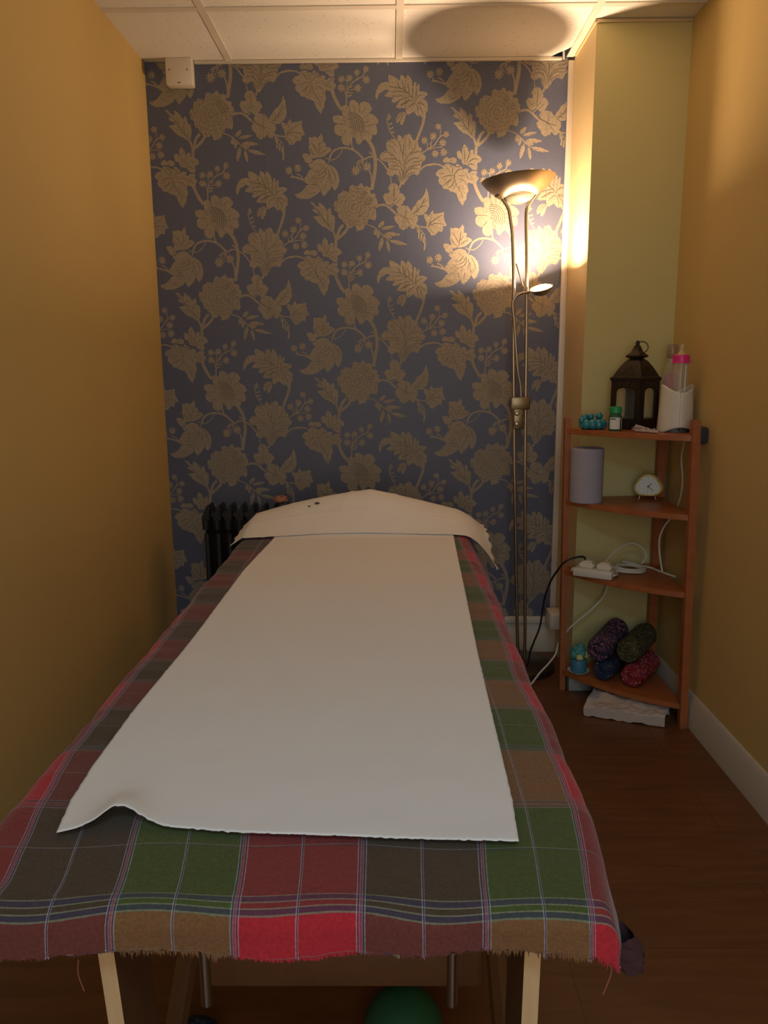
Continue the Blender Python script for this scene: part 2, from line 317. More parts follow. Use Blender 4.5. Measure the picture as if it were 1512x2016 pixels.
WF="""829.5,1396 828.5,1417.5 839,1424 846.5,1422 854.5,1414 855.5,1424 855,1430.5 860.5,1437.5 867,1439.5 876,1438 883,1432.5 891,1422.5 897.5,1432 911,1434.5 924.5,1430 933.5,1419 936,1410 930,1400.5 927.5,1394.5 935.5,1392.5 949,1384 958,1373 958,1364 948.5,1357 953,1344.5 954,1331.5 948.5,1322.5 936,1325 934.5,1311.5 930,1304 918.5,1305 905,1307.5 900.5,1303 896,1296.5 888,1291 881,1294.5 875.5,1310 867.5,1317.5 865.5,1317.5 862,1305.5 855,1290 845.5,1287.5 834.5,1291.5 827.5,1299.5 825.5,1310.5 828,1321.5 821.5,1320 812,1323.5 802,1331.5 799,1345.5 804,1356.5 810.5,1361 800,1365.5 795,1377.5 796.5,1386 813.5,1390.5 827,1387 831.5,1391.5
926.5,1775.5 913.5,1781 904.5,1777 901,1784 896,1791.5 888,1788.5 884.5,1781.5 878,1780 869.5,1782.5 864,1786.5 854,1782.5 850,1774 850,1761.5 844.5,1763 831.5,1767 822.5,1764 820.5,1757 811.5,1756 808,1747.5 806.5,1732 795.5,1730.5 792,1718.5 795,1710 797,1695 807,1691 807,1678.5 812,1668 821.5,1666 824,1655 832,1651 838.5,1639.5 846,1635 860.5,1638 866,1644.5 874,1636 873.5,1624 885,1627 896,1629 905,1635.5 907,1646 916,1650 917.5,1665 932,1665 944,1660.5 948.5,1677 947,1698 944.5,1706.5 952,1710.5 954,1721 953.5,1733.5 946,1740 947.5,1750.5 939.5,1756.5 927.5,1757 928.5,1766
523.5,1473 531.5,1469 538.5,1469.5 545,1476.5 552.5,1491.5 562,1501 573,1504 588.5,1500.5 593.5,1506 596.5,1513.5 601,1523 602,1536 604,1544.5 614,1551 618.5,1561.5 612,1569.5 601,1573.5 604.5,1585 600.5,1593.5 592,1598 590.5,1611 586,1619.5 577,1619.5 570,1621.5 566.5,1630 563,1637.5 557.5,1640.5 552,1639.5 547.5,1635.5 542,1638.5 538.5,1630.5 538.5,1623 532.5,1627 527.5,1634.5 518.5,1639 515.5,1630.5 514.5,1622 506,1623 492.5,1624.5 481,1620 474.5,1609.5 474.5,1595 480,1586 468.5,1584 457,1576 450,1567.5 454,1554.5 462.5,1549.5 480.5,1546 479.5,1537 484,1528.5 476,1519 475.5,1507 485,1498 496.5,1497 506,1504.5 510,1503.5 514.5,1496 518.5,1483
441.5,1754.5 437.5,1765.5 438.5,1781 447.5,1798.5 457,1809 472.5,1813.5 484.5,1811 488.5,1802.5 483.5,1823 484,1836.5 497.5,1833.5 510.5,1826.5 525,1815.5 526,1825 528.5,1836 539,1831 545.5,1821 548,1828.5 551.5,1835 561,1826.5 567.5,1816 570.5,1801.5 573.5,1799.5 575,1812.5 582.5,1810 584.5,1791 590,1805.5 594.5,1803.5 594,1791 592.5,1780.5 606,1781 616.5,1778.5 624.5,1773 616.5,1764 605,1757.5 616,1751.5 623.5,1742 624,1726.5 623.5,1714 616,1716 613.5,1705.5 608.5,1693 603,1693.5 598.5,1703.5 589,1699 581,1706 575,1714 568,1712 554.5,1703.5 547,1710.5 544.5,1726.5 533,1727 522,1726 510,1730.5 517,1741 525.5,1752 509.5,1745 495,1746 498.5,1756.5 503.5,1763 486,1762.5 469,1766.5 476.5,1776.5 488,1784 474,1789 462.5,1782.5 451,1775 446,1761.5
538.5,1713.5 548.5,1706.5 542.5,1687 532,1670 527,1672 523.5,1685.5 514,1676.5 511,1689.5 517,1704.5 526,1711.5
707.5,1881 712,1893.5 706.5,1911.5 709,1926 707.5,1948.5 718,1946.5 726.5,1950 735,1949 739.5,1944 747.5,1953 751.5,1961 758.5,1950 757,1931.5 768.5,1929.5 767.5,1914.5 780.5,1913 788.5,1905 778,1894.5 762.5,1884.5 749,1880 731.5,1880 718.5,1876
682.5,1892 692.5,1894 703.5,1891.5 714,1878.5 718.5,1866.5 705,1860 694,1865 686,1879
722.5,1868.5 736,1874.5 749,1874.5 762,1870.5 770.5,1860 773,1850.5 783.5,1854 796.5,1845.5 807.5,1833 813.5,1818.5 814.5,1797.5 808.5,1779 799,1765.5 791,1775 786,1785.5 783,1775 773,1761 758,1748 750.5,1754.5 746.5,1767.5 737.5,1757 719.5,1746.5 701.5,1739.5 675,1738.5 660,1744 650,1755.5 664.5,1757.5 680.5,1766 691.5,1780 702,1789.5 692,1794.5 685.5,1800 688,1809 697,1821.5 706.5,1836 715.5,1842 704.5,1850.5 703.5,1857.5 716,1860.5
681.5,1523.5 663.5,1519 655,1509.5 654,1502 658,1497.5 666,1491 662,1480.5 667.5,1469.5 677.5,1464 680.5,1453.5 697.5,1451.5 708.5,1443.5 719.5,1441 728.5,1436.5 732,1426 738.5,1412.5 746,1401.5 753.5,1393.5 757.5,1406 766,1419 767,1432 773.5,1447 769.5,1460 771,1474 781,1470.5 793,1468 802,1475 810,1490 799.5,1498.5 805,1509.5 797.5,1515 782,1512 771.5,1505 771,1520.5 760,1522 751,1518.5 747.5,1529 729,1540 724,1529.5 715,1532.5 697.5,1540.5 683.5,1536 686,1527.5
678.5,1547.5 684.5,1557.5 691.5,1562 702.5,1555.5 713.5,1560 725,1557 729.5,1547.5 724.5,1540 714.5,1540 702,1544 688.5,1542
748,1589 751.5,1598.5 755.5,1604 766,1595 770,1582.5 772.5,1573 775,1580 779,1584 788.5,1584.5 789.5,1569.5 803,1567.5 814,1560.5 820,1550 810.5,1541.5 803,1539.5 803.5,1531 804,1517.5 789,1516 780,1524.5 769,1533.5 751,1537.5 745,1553 733.5,1557 729,1570 731,1580.5 741,1581.5 748.5,1570
490,1472.5 502.5,1474.5 513.5,1470 518,1458 524,1448.5 520,1439 530.5,1439.5 539,1431 544,1422 536,1409 528.5,1396 517.5,1392.5 508.5,1398.5 504,1408.5 488,1398 474.5,1402.5 468.5,1414 462,1427 468.5,1439.5 482,1440 486.5,1446 480.5,1457.5 485,1466
1022.5,1700 1032,1709 1044.5,1713.5 1061.5,1711 1071,1702 1074.5,1692.5 1086,1683 1099.5,1675.5 1101.5,1662 1095,1648 1091,1634 1079,1631 1066.5,1643.5 1062,1634 1044.5,1627 1032.5,1634.5 1030,1646 1019.5,1655.5 1012.5,1668.5 1017.5,1678 1029.5,1681
1130,1772 1136.5,1758 1140,1740.5 1141.5,1712.5 1133.5,1694 1118,1680.5 1101,1677.5 1088.5,1683 1075,1690 1081.5,1704 1091,1713 1098.5,1727 1113,1736 1125.5,1752
1120.5,1681.5 1133,1682.5 1139,1672 1145,1682.5 1153.5,1696.5 1158.5,1682.5 1177,1684 1195.5,1688.5 1194.5,1670.5 1198,1658.5 1206,1642 1192,1637.5 1191,1621 1175,1621.5 1165,1609.5 1150.5,1607 1140.5,1621.5 1131,1633.5 1133,1652 1124.5,1668.5
956.5,1636.5 964.5,1637.5 971.5,1642 975.5,1648.5 977.5,1654.5 978,1659.5 972.5,1659 966.5,1657 960,1652.5 955.5,1646 954.5,1638
965.5,1630.5 976.5,1628 989.5,1629 1002,1632.5 1010.5,1637 1016,1641 1009,1643 999.5,1643.5 986.5,1642.5 974.5,1639 965,1632.5
977.5,1613.5 989,1608 1003.5,1605.5 1018.5,1606 1029.5,1608 1037,1611 1030,1615 1019.5,1618 1005,1621 990,1620.5 977.5,1616
994.5,1590 1007,1582.5 1023.5,1577 1041,1574.5 1053.5,1574 1062.5,1575 1055.5,1580 1043.5,1585.5 1027,1591 1009.5,1593.5 995,1592
969,1604.5 961,1595.5 956.5,1582.5 954.5,1569 955,1559 957,1552 962.5,1557.5 967.5,1566.5 972.5,1579 974,1592.5 971,1604
985,1592 982.5,1583 983.5,1572 987,1561.5 991,1554 995,1549.5 997,1555 997.5,1563 996.5,1574.5 993,1585 987,1592.5
944.5,1632 939,1628 936.5,1623 937,1617 939,1612.5 941.5,1609.5 945.5,1611.5 948.5,1615 951,1620.5 950.5,1626 946.5,1631.5
954.5,1623.5 950,1618.5 948,1612.5 948.5,1605.5 950,1601 952.5,1597.5 956,1600.5 958.5,1604.5 960.5,1611 960,1617.5 956.5,1623
974.5,1608 979,1601.5 986,1598 994,1597 1000,1597.5 1004.5,1599.5 1002,1603.5 997.5,1607.5 990.5,1611.5 983,1612.5 975.5,1610
705,1728.5 718,1725.5 729,1714.5 739,1709.5 739,1727.5 751,1719 760,1710.5 768.5,1695.5 775.5,1708 782,1702 783.5,1683 794.5,1678.5 797,1662 794,1640.5 791.5,1624 782.5,1624 767,1636.5 749.5,1643 734,1656 725.5,1666.5 714.5,1677 728,1678 744,1681 730.5,1688.5 717.5,1696 714,1702.5 725.5,1702.5 718,1713"""
WS="""3.3 507,1624 490,1647.5 481,1671 478,1692 486,1709
5.1 480.5,1688 487.5,1692.5 492.5,1700.5
5.1 483,1673 490.5,1673.5 497,1677
5.1 487.5,1658 494.5,1659.5 500,1664.5
5.1 493.5,1647.5 499.5,1646 503.5,1647.5
5.1 480,1696 484.5,1700.5 487,1707.5
9.8 613,1718 609.5,1684.5 599.5,1655 584,1617
12.6 406.5,1625.5 423,1602 432,1574.5 435.5,1544.5 433,1514.5 421,1452
4.7 413.5,1582 420,1575.5 429.5,1570
7.5 269,1560.5 279,1580 295.5,1591.5 320,1596 349,1591.5 370.5,1579 394.5,1555
3.3 253.5,1563 271,1556 286.5,1557.5 305.5,1571 317.5,1590
5.6 349.5,1623 351.5,1602.5 358,1589
5.6 395.5,1555 412.5,1564 430.5,1563 452.5,1550.5 465.5,1537.5 478,1521.5
5.6 411,1523 419,1501.5 421.5,1473.5
3.3 392,1551 373.5,1542.5 369.5,1525.5
4.7 393,1551 384.5,1538.5
4.7 392,1555 376,1551.5 364.5,1540.5
3.3 375.5,1540.5 384,1523.5
3.7 772.5,1849.5 779.5,1871 784.5,1890.5
6.1 637.5,1815 659.5,1812.5 685.5,1803
4.7 660,1824 673,1819.5 686,1805
3.3 640,1824 651,1813.5
5.6 625.5,1533.5 648,1537.5 670.5,1534.5 684,1524.5
11.7 793.5,1474 802,1451 814,1427 828.5,1407.5
10.7 797,1567.5 799,1597
10.3 800.5,1597 812,1631 827,1647.5
9.8 804,1598 826.5,1616 843.5,1636
7.9 797.5,1600 791,1620.5 782.5,1637.5
4.7 844.5,1417 845,1448.5 849.5,1470.5 867,1496 889.5,1510 905.5,1518 912,1534
3.3 845,1448.5 840.5,1470.5 837.5,1481
3.3 847,1472.5 849,1500.5 840,1506
3 882.5,1506.5 885.5,1521.5
3.3 853,1463.5 862,1472.5 878,1475.5
4.7 848.5,1451 864,1456
3.7 850.5,1461.5 871,1463.5
2.8 849,1498.5 856,1507
3.7 857.5,1479 869,1486.5
4.7 602.5,1574 625,1589 648,1602 664,1625 681,1637.5
2.8 668.5,1629 670,1656.5
3.3 624,1589 622.5,1610.5
3.3 634.5,1595 640,1621
3.3 629.5,1587 650,1593 671,1595 682,1586.5
3.3 636.5,1597.5 630.5,1612.5
5.6 598.5,1518.5 612,1531 639,1538 666,1535.5 686,1526.5
3.3 489.5,1497 492,1473.5
7.9 527,1471 521,1458
6.5 436,1392.5 454,1399 476.5,1396 498.5,1379 520.5,1361
4.2 488,1392 499.5,1400 504.5,1410.5
7.3 946.5,1711.5 971,1716.5 990.5,1709.5 1015,1688 1034.5,1679
4.7 1091,1646.5 1108.5,1638.5 1138,1636
3.6 1091,1643 1108.5,1629 1124.5,1607.5 1127,1584 1128.5,1567.5
6.2 1098.5,1634 1101,1617.5
6.2 1106,1626.5 1103.5,1596
6.2 1114.5,1615 1112,1589
6.2 1122,1603 1121,1582
6.2 1127,1584 1123.5,1556
4.1 911,1647 931,1642.5 953,1628 975,1606.5 994.5,1592.5"""
WV="""1.9 854.5,1351 855.5,1353 858,1354 860.5,1353 861.5,1350.5 860.5,1348 858,1347 855.5,1348.5 854.5,1351
3 856.5,1361 860,1361 863.5,1360 866.5,1357.5 868.5,1354 869,1350.5 868,1347 866,1344 863.5,1341.5
3 853.5,1368 859,1368.5 864,1367.5 869,1365.5 873,1361.5 875.5,1357 876.5,1352 876,1347 874,1342 871,1338 866.5,1335
3 850.5,1375 855.5,1376 860.5,1376 865.5,1375 870,1373.5 874.5,1370.5 878,1367.5 881,1363.5 883,1358.5 884,1354 884,1349 883.5,1344 881.5,1339.5 879,1335.5 875.5,1331.5
3 848,1382 852.5,1383 857.5,1383.5 862.5,1383.5 867,1382.5 872,1381 876,1378.5 880,1376 883.5,1372.5 886.5,1369 889,1365 890.5,1360.5 891.5,1356 892,1351 891.5,1346.5 890.5,1342 889,1337.5 886.5,1333 883.5,1329.5
3 848.5,1390 853,1390.5 857,1391 861.5,1391 866,1390.5 870,1389.5 874,1388 878,1386 881.5,1384 885,1381.5 888.5,1378.5 891,1375.5 893.5,1372 895.5,1368 897.5,1364 898.5,1360 899.5,1356 899.5,1352 899.5,1347.5 899,1343.5 898,1339.5 896.5,1335.5 894.5,1331.5 892.5,1328
3 852,1397 856,1397.5 860,1397.5 864,1397 868,1396.5 872,1395.5 876,1394 880,1392.5 883.5,1390.5 886.5,1388.5 890,1386 893,1383.5 895.5,1380.5 898,1377.5 900,1374 902,1370.5 903.5,1366.5 905,1363 905.5,1359 906,1355 906.5,1351 906.5,1347.5 906,1343.5 905,1339.5 904,1335.5 902.5,1332 900.5,1328.5
1.6 891.5,1422.5 892,1409 889,1397.5
1.6 926.5,1394.5 917.5,1386 906,1380
1.6 948.5,1357.5 928.5,1353.5 905.5,1351.5
1.6 928.5,1369 918.5,1365.5 905.5,1364.5
1.6 934.5,1325 920.5,1330.5 903,1338.5
1.6 873.5,1312 873.5,1321 871.5,1332
1.6 828,1322.5 836.5,1330.5 842,1341
1.6 810.5,1361 828,1359.5 842.5,1360.5
1.6 831.5,1391.5 839.5,1381.5 845,1374
1.6 854.5,1414 857,1403.5 856.5,1395.5
1.6 865.5,1317.5 865,1326 862.5,1336.5
1.6 911,1417 905.5,1404 897,1393
1.6 872.5,1421.5 874,1409.5 872.5,1400
1.6 900.5,1307.5 897.5,1319.5 892,1334
1.6 836,1374 841,1369.5 843.5,1367.5
1.6 878.5,1712.5 882,1712.5 883,1711 883.5,1709.5 883,1708 882,1707 878.5,1706.5
1.4 877,1709.5 881,1709.5
1.6 878,1705 880,1702.5 879.5,1701 878.5,1699.5 877,1699 875,1699 873,1701
1.4 874.5,1704.5 877,1701.5
1.6 872,1701.5 871,1698.5 869,1697.5 867.5,1697.5 866,1698.5 865,1699.5 865.5,1702.5
1.4 869,1703.5 868,1700
1.6 864,1703 861,1702 859.5,1703 858.5,1704 858,1705.5 858.5,1707.5 861,1709
1.4 864,1706.5 860.5,1705
1.6 862,1710 859,1712 859,1713.5 859,1715 860,1716 862,1716.5 865,1715.5
1.4 865,1712 861,1714
1.6 865,1716.5 864.5,1719.5 865.5,1721 867,1721.5 869,1721.5 870.5,1721 871.5,1718
1.4 868.5,1715.5 867.5,1719.5
1.6 872.5,1717.5 875,1720 876.5,1720 878,1719 879,1718 879.5,1716.5 878,1714
1.4 874.5,1714.5 876.5,1717.5
1.6 892,1707.5 895.5,1705.5 896.5,1703 896,1701 895,1699.5 893,1698 888.5,1698.5
1.4 888,1703.5 893,1702
1.6 888,1698 890,1694 889.5,1692 888,1690.5 886.5,1689.5 884,1689 880.5,1691.5
1.4 882.5,1696.5 886.5,1692.5
1.6 878.5,1691.5 878,1687.5 876.5,1686 874.5,1685.5 872.5,1685.5 870.5,1686.5 868.5,1690.5
1.4 873,1693 874,1688
1.6 865.5,1690 862.5,1687 860,1687 858,1687.5 856.5,1688.5 855.5,1690.5 856.5,1694.5
1.4 862,1694.5 859.5,1690
1.6 855,1694.5 851,1693 849,1694 847.5,1695.5 846.5,1697.5 846.5,1700 849.5,1703
1.4 854.5,1700 850,1697
1.6 850,1705.5 845.5,1706.5 844.5,1708.5 844,1710.5 844.5,1712.5 846,1714 850.5,1715
1.4 852.5,1710 847,1710.5
1.6 851.5,1715.5 848.5,1718.5 848.5,1721 849,1722.5 850.5,1724 852.5,1725 856.5,1723.5
1.4 856,1718.5 851.5,1721
1.6 857.5,1725.5 857,1729.5 858,1731.5 860,1732.5 862,1733 864.5,1732.5 867,1729
1.4 863.5,1725.5 861,1730
1.6 868,1730 869.5,1733.5 871.5,1734.5 873.5,1735 876,1734.5 877.5,1733 878,1728.5
1.4 872.5,1727 873.5,1732
1.6 880,1726.5 884,1729 886,1728.5 888,1727.5 889,1726 889.5,1724 887.5,1720
1.4 882.5,1721.5 886,1725.5
1.6 888.5,1718.5 893,1718.5 894.5,1717 895.5,1715 895.5,1713 895,1711 891,1709.5
1.4 887.5,1713.5 892.5,1714.5
1.6 904,1715 909.5,1713.5 911,1711.5 911.5,1709 911,1706.5 909,1704.5 904,1703
1.4 901,1709 907.5,1709
1.6 904.5,1699.5 908.5,1696 908.5,1693.5 908,1691 906,1689 903.5,1687.5 898,1688.5
1.4 899,1695.5 904.5,1692.5
1.6 896,1687.5 898,1682.5 897,1680 895.5,1678 893,1677 890,1676.5 885.5,1680
1.4 889,1686 893,1681
1.6 885,1681 884.5,1676 883,1674 880.5,1673 878,1672.5 875.5,1673.5 872.5,1678
1.4 878,1682 879.5,1676
1.6 868,1678 865,1673.5 862.5,1672.5 860,1673 857.5,1674 856,1676 856,1681
1.4 862.5,1682 861,1676
1.6 853.5,1680.5 849,1677.5 846,1678 844,1679 842,1681 841,1683.5 843.5,1688.5
1.4 850.5,1686.5 846,1681.5
1.6 842,1689 836.5,1688 834,1689.5 832.5,1691.5 831.5,1694 832,1697 836,1700.5
1.4 841.5,1696 835.5,1693
1.6 837,1702 831.5,1703.5 830,1705.5 829.5,1708 830,1710.5 831,1712.5 836.5,1714.5
1.4 839.5,1708.5 833,1708
1.6 839,1718.5 835,1722.5 835,1725 836,1727 837.5,1729 840,1730 845,1729
1.4 844.5,1722.5 839,1725.5
1.6 845,1730 843,1735 844,1737.5 845.5,1739.5 848,1740.5 851,1740.5 855,1737.5
1.4 852,1731.5 848,1736.5
1.6 857.5,1740.5 858,1745.5 860,1747.5 862.5,1748.5 865,1748.5 868,1747.5 870.5,1743
1.4 864.5,1739 863,1745
1.6 873.5,1742.5 876.5,1747 879,1747.5 882,1747.5 884,1746.5 886,1744.5 886,1739
1.4 879,1738 881,1744
1.6 887,1737 891.5,1740 894.5,1739.5 896.5,1738.5 898,1736.5 899,1734 896.5,1729.5
1.4 890,1731 894,1735.5
1.6 898,1726.5 903,1727.5 905.5,1726 907,1724 907.5,1721.5 907,1719 902.5,1716
1.4 897.5,1720 903.5,1722.5
1.6 920,1708 925.5,1705.5 926.5,1702.5 926.5,1699.5 925.5,1697 923.5,1694.5 917,1693.5
1.4 915,1701.5 922.5,1700
1.6 916,1689 920,1684.5 920,1681 918.5,1678.5 916.5,1676.5 913.5,1675 907.5,1676.5
1.4 909,1685 915,1681
1.6 906,1677 907.5,1671 906.5,1668 904.5,1666 902,1665 898.5,1664.5 893.5,1668
1.4 897.5,1675 902,1669.5
1.6 888,1668 887.5,1662 885,1660 882.5,1659 879.5,1658.5 876.5,1659.5 873.5,1665
1.4 880,1669.5 881.5,1662.5
1.6 871,1665 868.5,1659.5 865.5,1658.5 862.5,1658.5 860,1659 857.5,1661 856.5,1667
1.4 864.5,1669.5 863,1662
1.6 857,1665.5 853,1661 849.5,1661 847,1661.5 844.5,1663 842.5,1665.5 843.5,1671.5
1.4 852,1671.5 848.5,1665
1.6 840,1671.5 834.5,1669 831,1670 828.5,1671.5 827,1674 826,1677 829,1682.5
1.4 837,1679 831.5,1674
1.6 827,1684.5 821,1684 818,1686 816.5,1688.5 816,1691.5 816.5,1694.5 821,1698.5
1.4 827.5,1693 820.5,1690
1.6 822,1705 816.5,1707 815,1709.5 814.5,1712.5 815.5,1715 817,1717.5 823,1719
1.4 826,1712 818.5,1712
1.6 824.5,1719 820,1722.5 819.5,1725.5 820,1728 821.5,1730.5 824,1732 830,1732
1.4 830.5,1724 823.5,1726.5
1.6 832,1734.5 829,1740 829.5,1743 831,1745 833.5,1746.5 836.5,1747.5 842,1745
1.4 839.5,1737.5 834,1742.5
1.6 842,1746.5 841,1752.5 842.5,1755 845,1757 848,1757.5 851,1757.5 855.5,1753.5
1.4 850.5,1747 847,1753.5
1.6 858.5,1755.5 860,1761.5 863,1763 866,1764 869,1763.5 872,1762.5 874.5,1757
1.4 867,1753 866,1760
1.6 876.5,1756 880,1761 883,1762 886,1761.5 889,1760.5 891,1758 891.5,1752
1.4 883,1751 885,1758
1.6 893,1749.5 898,1753 901,1752.5 903.5,1751.5 905.5,1749.5 907,1746.5 905,1741
1.4 897,1742.5 901.5,1748.5
1.6 906.5,1737.5 912.5,1739 915,1737.5 917,1735.5 918,1733 918,1730 914,1725.5
1.4 907,1730 913.5,1733.5
1.6 915.5,1723.5 921.5,1723 924,1720.5 925,1718 925,1715.5 923.5,1712.5 918,1710
1.4 913.5,1716 921,1717.5
1.6 933.5,1714.5 939.5,1712 941.5,1709 941.5,1706 941,1703 939,1700.5 932.5,1698.5
1.4 929.5,1706.5 937.5,1706
1.6 934,1696.5 939.5,1692.5 940,1689 939.5,1686 937.5,1683.5 935,1681 928.5,1681
1.4 927.5,1690 935,1687.5
1.6 926,1677 929.5,1671.5 929,1668.5 927.5,1665.5 925,1663.5 921.5,1662.5 915,1664.5
1.4 917.5,1673 924,1668
1.6 912,1664 913.5,1658 912,1655 909.5,1652.5 907,1651.5 903.5,1651.5 898,1655
1.4 903,1662.5 907.5,1656
1.6 893.5,1655.5 893,1649.5 890.5,1647 887.5,1645.5 884.5,1645.5 881.5,1646.5 877.5,1651.5
1.4 884.5,1657 886.5,1650
1.6 876.5,1652.5 874.5,1646.5 871.5,1644.5 868.5,1644.5 865.5,1645 862.5,1646.5 860.5,1652.5
1.4 868.5,1656 868.5,1648.5
1.6 860.5,1652 856.5,1646.5 853.5,1646 850,1646 847.5,1647.5 845,1650 845,1656.5
1.4 854,1657.5 851.5,1650.5
1.6 837,1657.5 831.5,1654 828,1654.5 825,1656 823,1658 821.5,1661.5 824,1667.5
1.4 833,1665 828,1659
1.6 820.5,1669 813.5,1667.5 810.5,1669.5 808.5,1671.5 807,1674.5 807,1678 811,1683
1.4 819,1678 812,1674
1.6 810.5,1685.5 803.5,1686 801,1688.5 800,1691.5 799.5,1694.5 800.5,1697.5 806,1701.5
1.4 812,1694.5 804,1692.5
1.6 808,1702.5 801.5,1704.5 800,1707.5 799.5,1710.5 800,1713.5 802,1716.5 808,1718.5
1.4 812,1710.5 804,1710.5
1.6 811,1721.5 806,1725.5 805,1728.5 805.5,1731.5 807.5,1734 810,1736 816.5,1736
1.4 817.5,1727.5 810,1730
1.6 818.5,1735 814.5,1740 814.5,1743 816,1745.5 818,1747.5 821,1748.5 827.5,1747
1.4 826,1739 819.5,1743
1.6 831,1752.5 829,1758.5 830.5,1761.5 833,1763.5 835.5,1764.5 839,1764.5 844.5,1761
1.4 839.5,1753.5 835,1760
1.6 844.5,1763 845,1769.5 847.5,1771.5 850,1773 853,1773.5 856.5,1772.5 860.5,1767.5
1.4 853.5,1762 851.5,1769
1.6 861.5,1768.5 863.5,1774.5 866.5,1776.5 870,1777 873,1776.5 876,1774.5 878.5,1769
1.4 870,1765 870,1772.5
1.6 880,1768 883.5,1773 887,1774 890,1773.5 893,1772 895.5,1770 896,1763.5
1.4 886.5,1762.5 889,1769.5
1.6 901.5,1758 907,1761.5 910.5,1761 913,1759.5 915,1757.5 916,1754.5 914,1748.5
1.4 905.5,1750.5 910.5,1756.5
1.6 915,1745 921.5,1747 924.5,1745.5 926.5,1743.5 928,1741 928,1737.5 923.5,1733
1.4 916,1737 923,1741
1.6 924.5,1736 931,1736 933.5,1734 935,1731.5 935.5,1728.5 935,1725.5 930,1721.5
1.4 923.5,1727.5 931,1730
2.8 908.5,1763.5 893,1740.5
2.8 913,1757 897,1732
2.8 905.5,1771.5 893,1751
2.8 935,1732 904,1726
2.8 932.5,1721.5 906,1717.5
1.9 537.5,1479.5 539,1511 541.5,1547.5
1.9 532,1479.5 534.5,1511 527,1527 511.5,1533.5 492.5,1534
1.9 527,1480.5 525.5,1504.5 515.5,1519.5 489.5,1521.5
1.9 532.5,1532.5 516.5,1550.5 501,1556.5 481,1557.5 465,1554.5
1.9 540,1545 535,1566.5 538.5,1592 538.5,1617.5
1.9 543,1545 555,1566.5 576,1587.5 583.5,1608.5
1.9 544,1536.5 559,1551.5 577,1557.5 595,1557.5
1.9 544,1506.5 556,1525.5 581,1534 601.5,1536
1.9 541,1489.5 552,1513 569.5,1523.5 591.5,1522
1.9 522.5,1479.5 519.5,1496 511.5,1506.5
1.9 548,1489 556.5,1504 580,1510.5
1.9 497,1572 481.5,1580 466,1577
1.9 511.5,1598.5 501,1611.5 491,1620 482,1611.5
1.9 529,1583.5 525,1603 518,1620
1.9 556,1587.5 561,1609 557,1626
1.9 514,1550.5 501.5,1567 486,1571.5
1.9 518,1537 505,1545.5 487,1547.5
1.9 564,1572.5 582.5,1579 598,1579
1.9 506.5,1581.5 496,1596.5 485,1601
1.9 539.5,1571 529,1583.5 522.5,1590
1.9 572,1545 594.5,1547 608.5,1553
2.1 582.5,1747.5 561,1768.5 535.5,1788.5 511.5,1794 485,1797.5
2.1 552.5,1776 524,1781.5 495.5,1779
2.1 566.5,1763.5 539,1757.5 509.5,1746
2.1 573,1752 551.5,1750 527,1732.5
2.1 557,1773 557,1789.5 551.5,1810
2.1 526.5,1788.5 520.5,1801 515.5,1812.5
2.1 582.5,1750.5 587.5,1763 610,1771
2.1 587,1745 604.5,1746.5
2.1 580,1741.5 569,1738.5 551,1723
2.1 582.5,1739 588.5,1724.5 591,1703.5
2.1 587.5,1741.5 599.5,1726.5 606,1707.5
2.1 539,1769 517,1765 495,1767
2.1 569.5,1758 571,1789 574.5,1806
2.1 560.5,1750 545,1741.5 527,1735.5
2.1 580.5,1756 583.5,1776.5 587.5,1791
2.1 544,1781 538,1800 532,1818.5
2.1 587,1741.5 604.5,1739 619.5,1726.5
2.1 537,1711.5 523.5,1700 515,1685.5
2.1 541.5,1708 530,1693.5 526,1679
2.3 740.5,1885 744.5,1911.5 748,1935.5
2.3 740.5,1897 728,1915.5 717.5,1932
2.3 745.5,1905 758.5,1919.5
2.3 749.5,1889 762.5,1901 776,1905
2.3 731.5,1887 721,1895 712.5,1911.5
2.3 768,1846.5 759,1829 739,1819
2.3 770,1843.5 767.5,1825 756.5,1812.5 738.5,1806.5
2.3 759.5,1850 748,1835.5 730.5,1827.5
2.3 776.5,1839.5 778.5,1818.5 773.5,1798
2.3 787.5,1843.5 800.5,1818.5 802,1798
2.3 756,1804.5 748.5,1795
2.3 764.5,1790 760,1769
2.3 791.5,1804 799,1791.5
2.3 787,1800 791,1787.5
2.3 725.5,1805 738.5,1809
2.3 721,1798.5 738.5,1801.5
2.3 718.5,1792.5 734,1794.5
2.3 702,1759.5 693.5,1770
2.3 709,1767.5 704.5,1757.5
2.3 718.5,1802.5 708,1805
2.3 748.5,1850 740,1860
2.3 735,1835.5 721.5,1831.5
2.3 738.5,1792 744.5,1769.5
2.3 783,1827 784.5,1787.5
2.3 724.5,1759 706.5,1755
2.3 717,1817 739,1819
2.3 714.5,1809 734.5,1813
2.3 707.5,1786.5 725,1788 738,1786
2.3 720.5,1778 733.5,1778
1.9 690.5,1532 701.5,1514.5 710,1508
1.9 714.5,1503.5 715,1523 702,1534
1.9 719,1497 737.5,1518.5 750.5,1516.5
1.9 721,1501.5 723,1486.5 729.5,1465 749,1436.5 752,1419
1.9 716.5,1497.5 698.5,1497.5 676,1489
1.9 718.5,1491 698,1476 682,1465
1.9 723,1484.5 713.5,1463 700,1456.5
1.9 737,1497 759,1497
1.9 736.5,1486.5 756.5,1479.5 767.5,1462.5
1.9 731.5,1471 720,1454
1.9 740.5,1462.5 738,1443
1.9 745,1458 760.5,1447
1.9 724,1527.5 737.5,1527 746.5,1531.5
1.9 758,1540 758.5,1561 755.5,1587
1.9 751.5,1552.5 748.5,1570
1.9 764.5,1542 772,1561 779,1578
1.9 769,1537.5 787.5,1552.5 805,1552.5
1.9 769,1533.5 787,1535.5 798,1526.5
1.9 777,1499 786,1490 795,1477
1.9 782,1501 795.5,1503
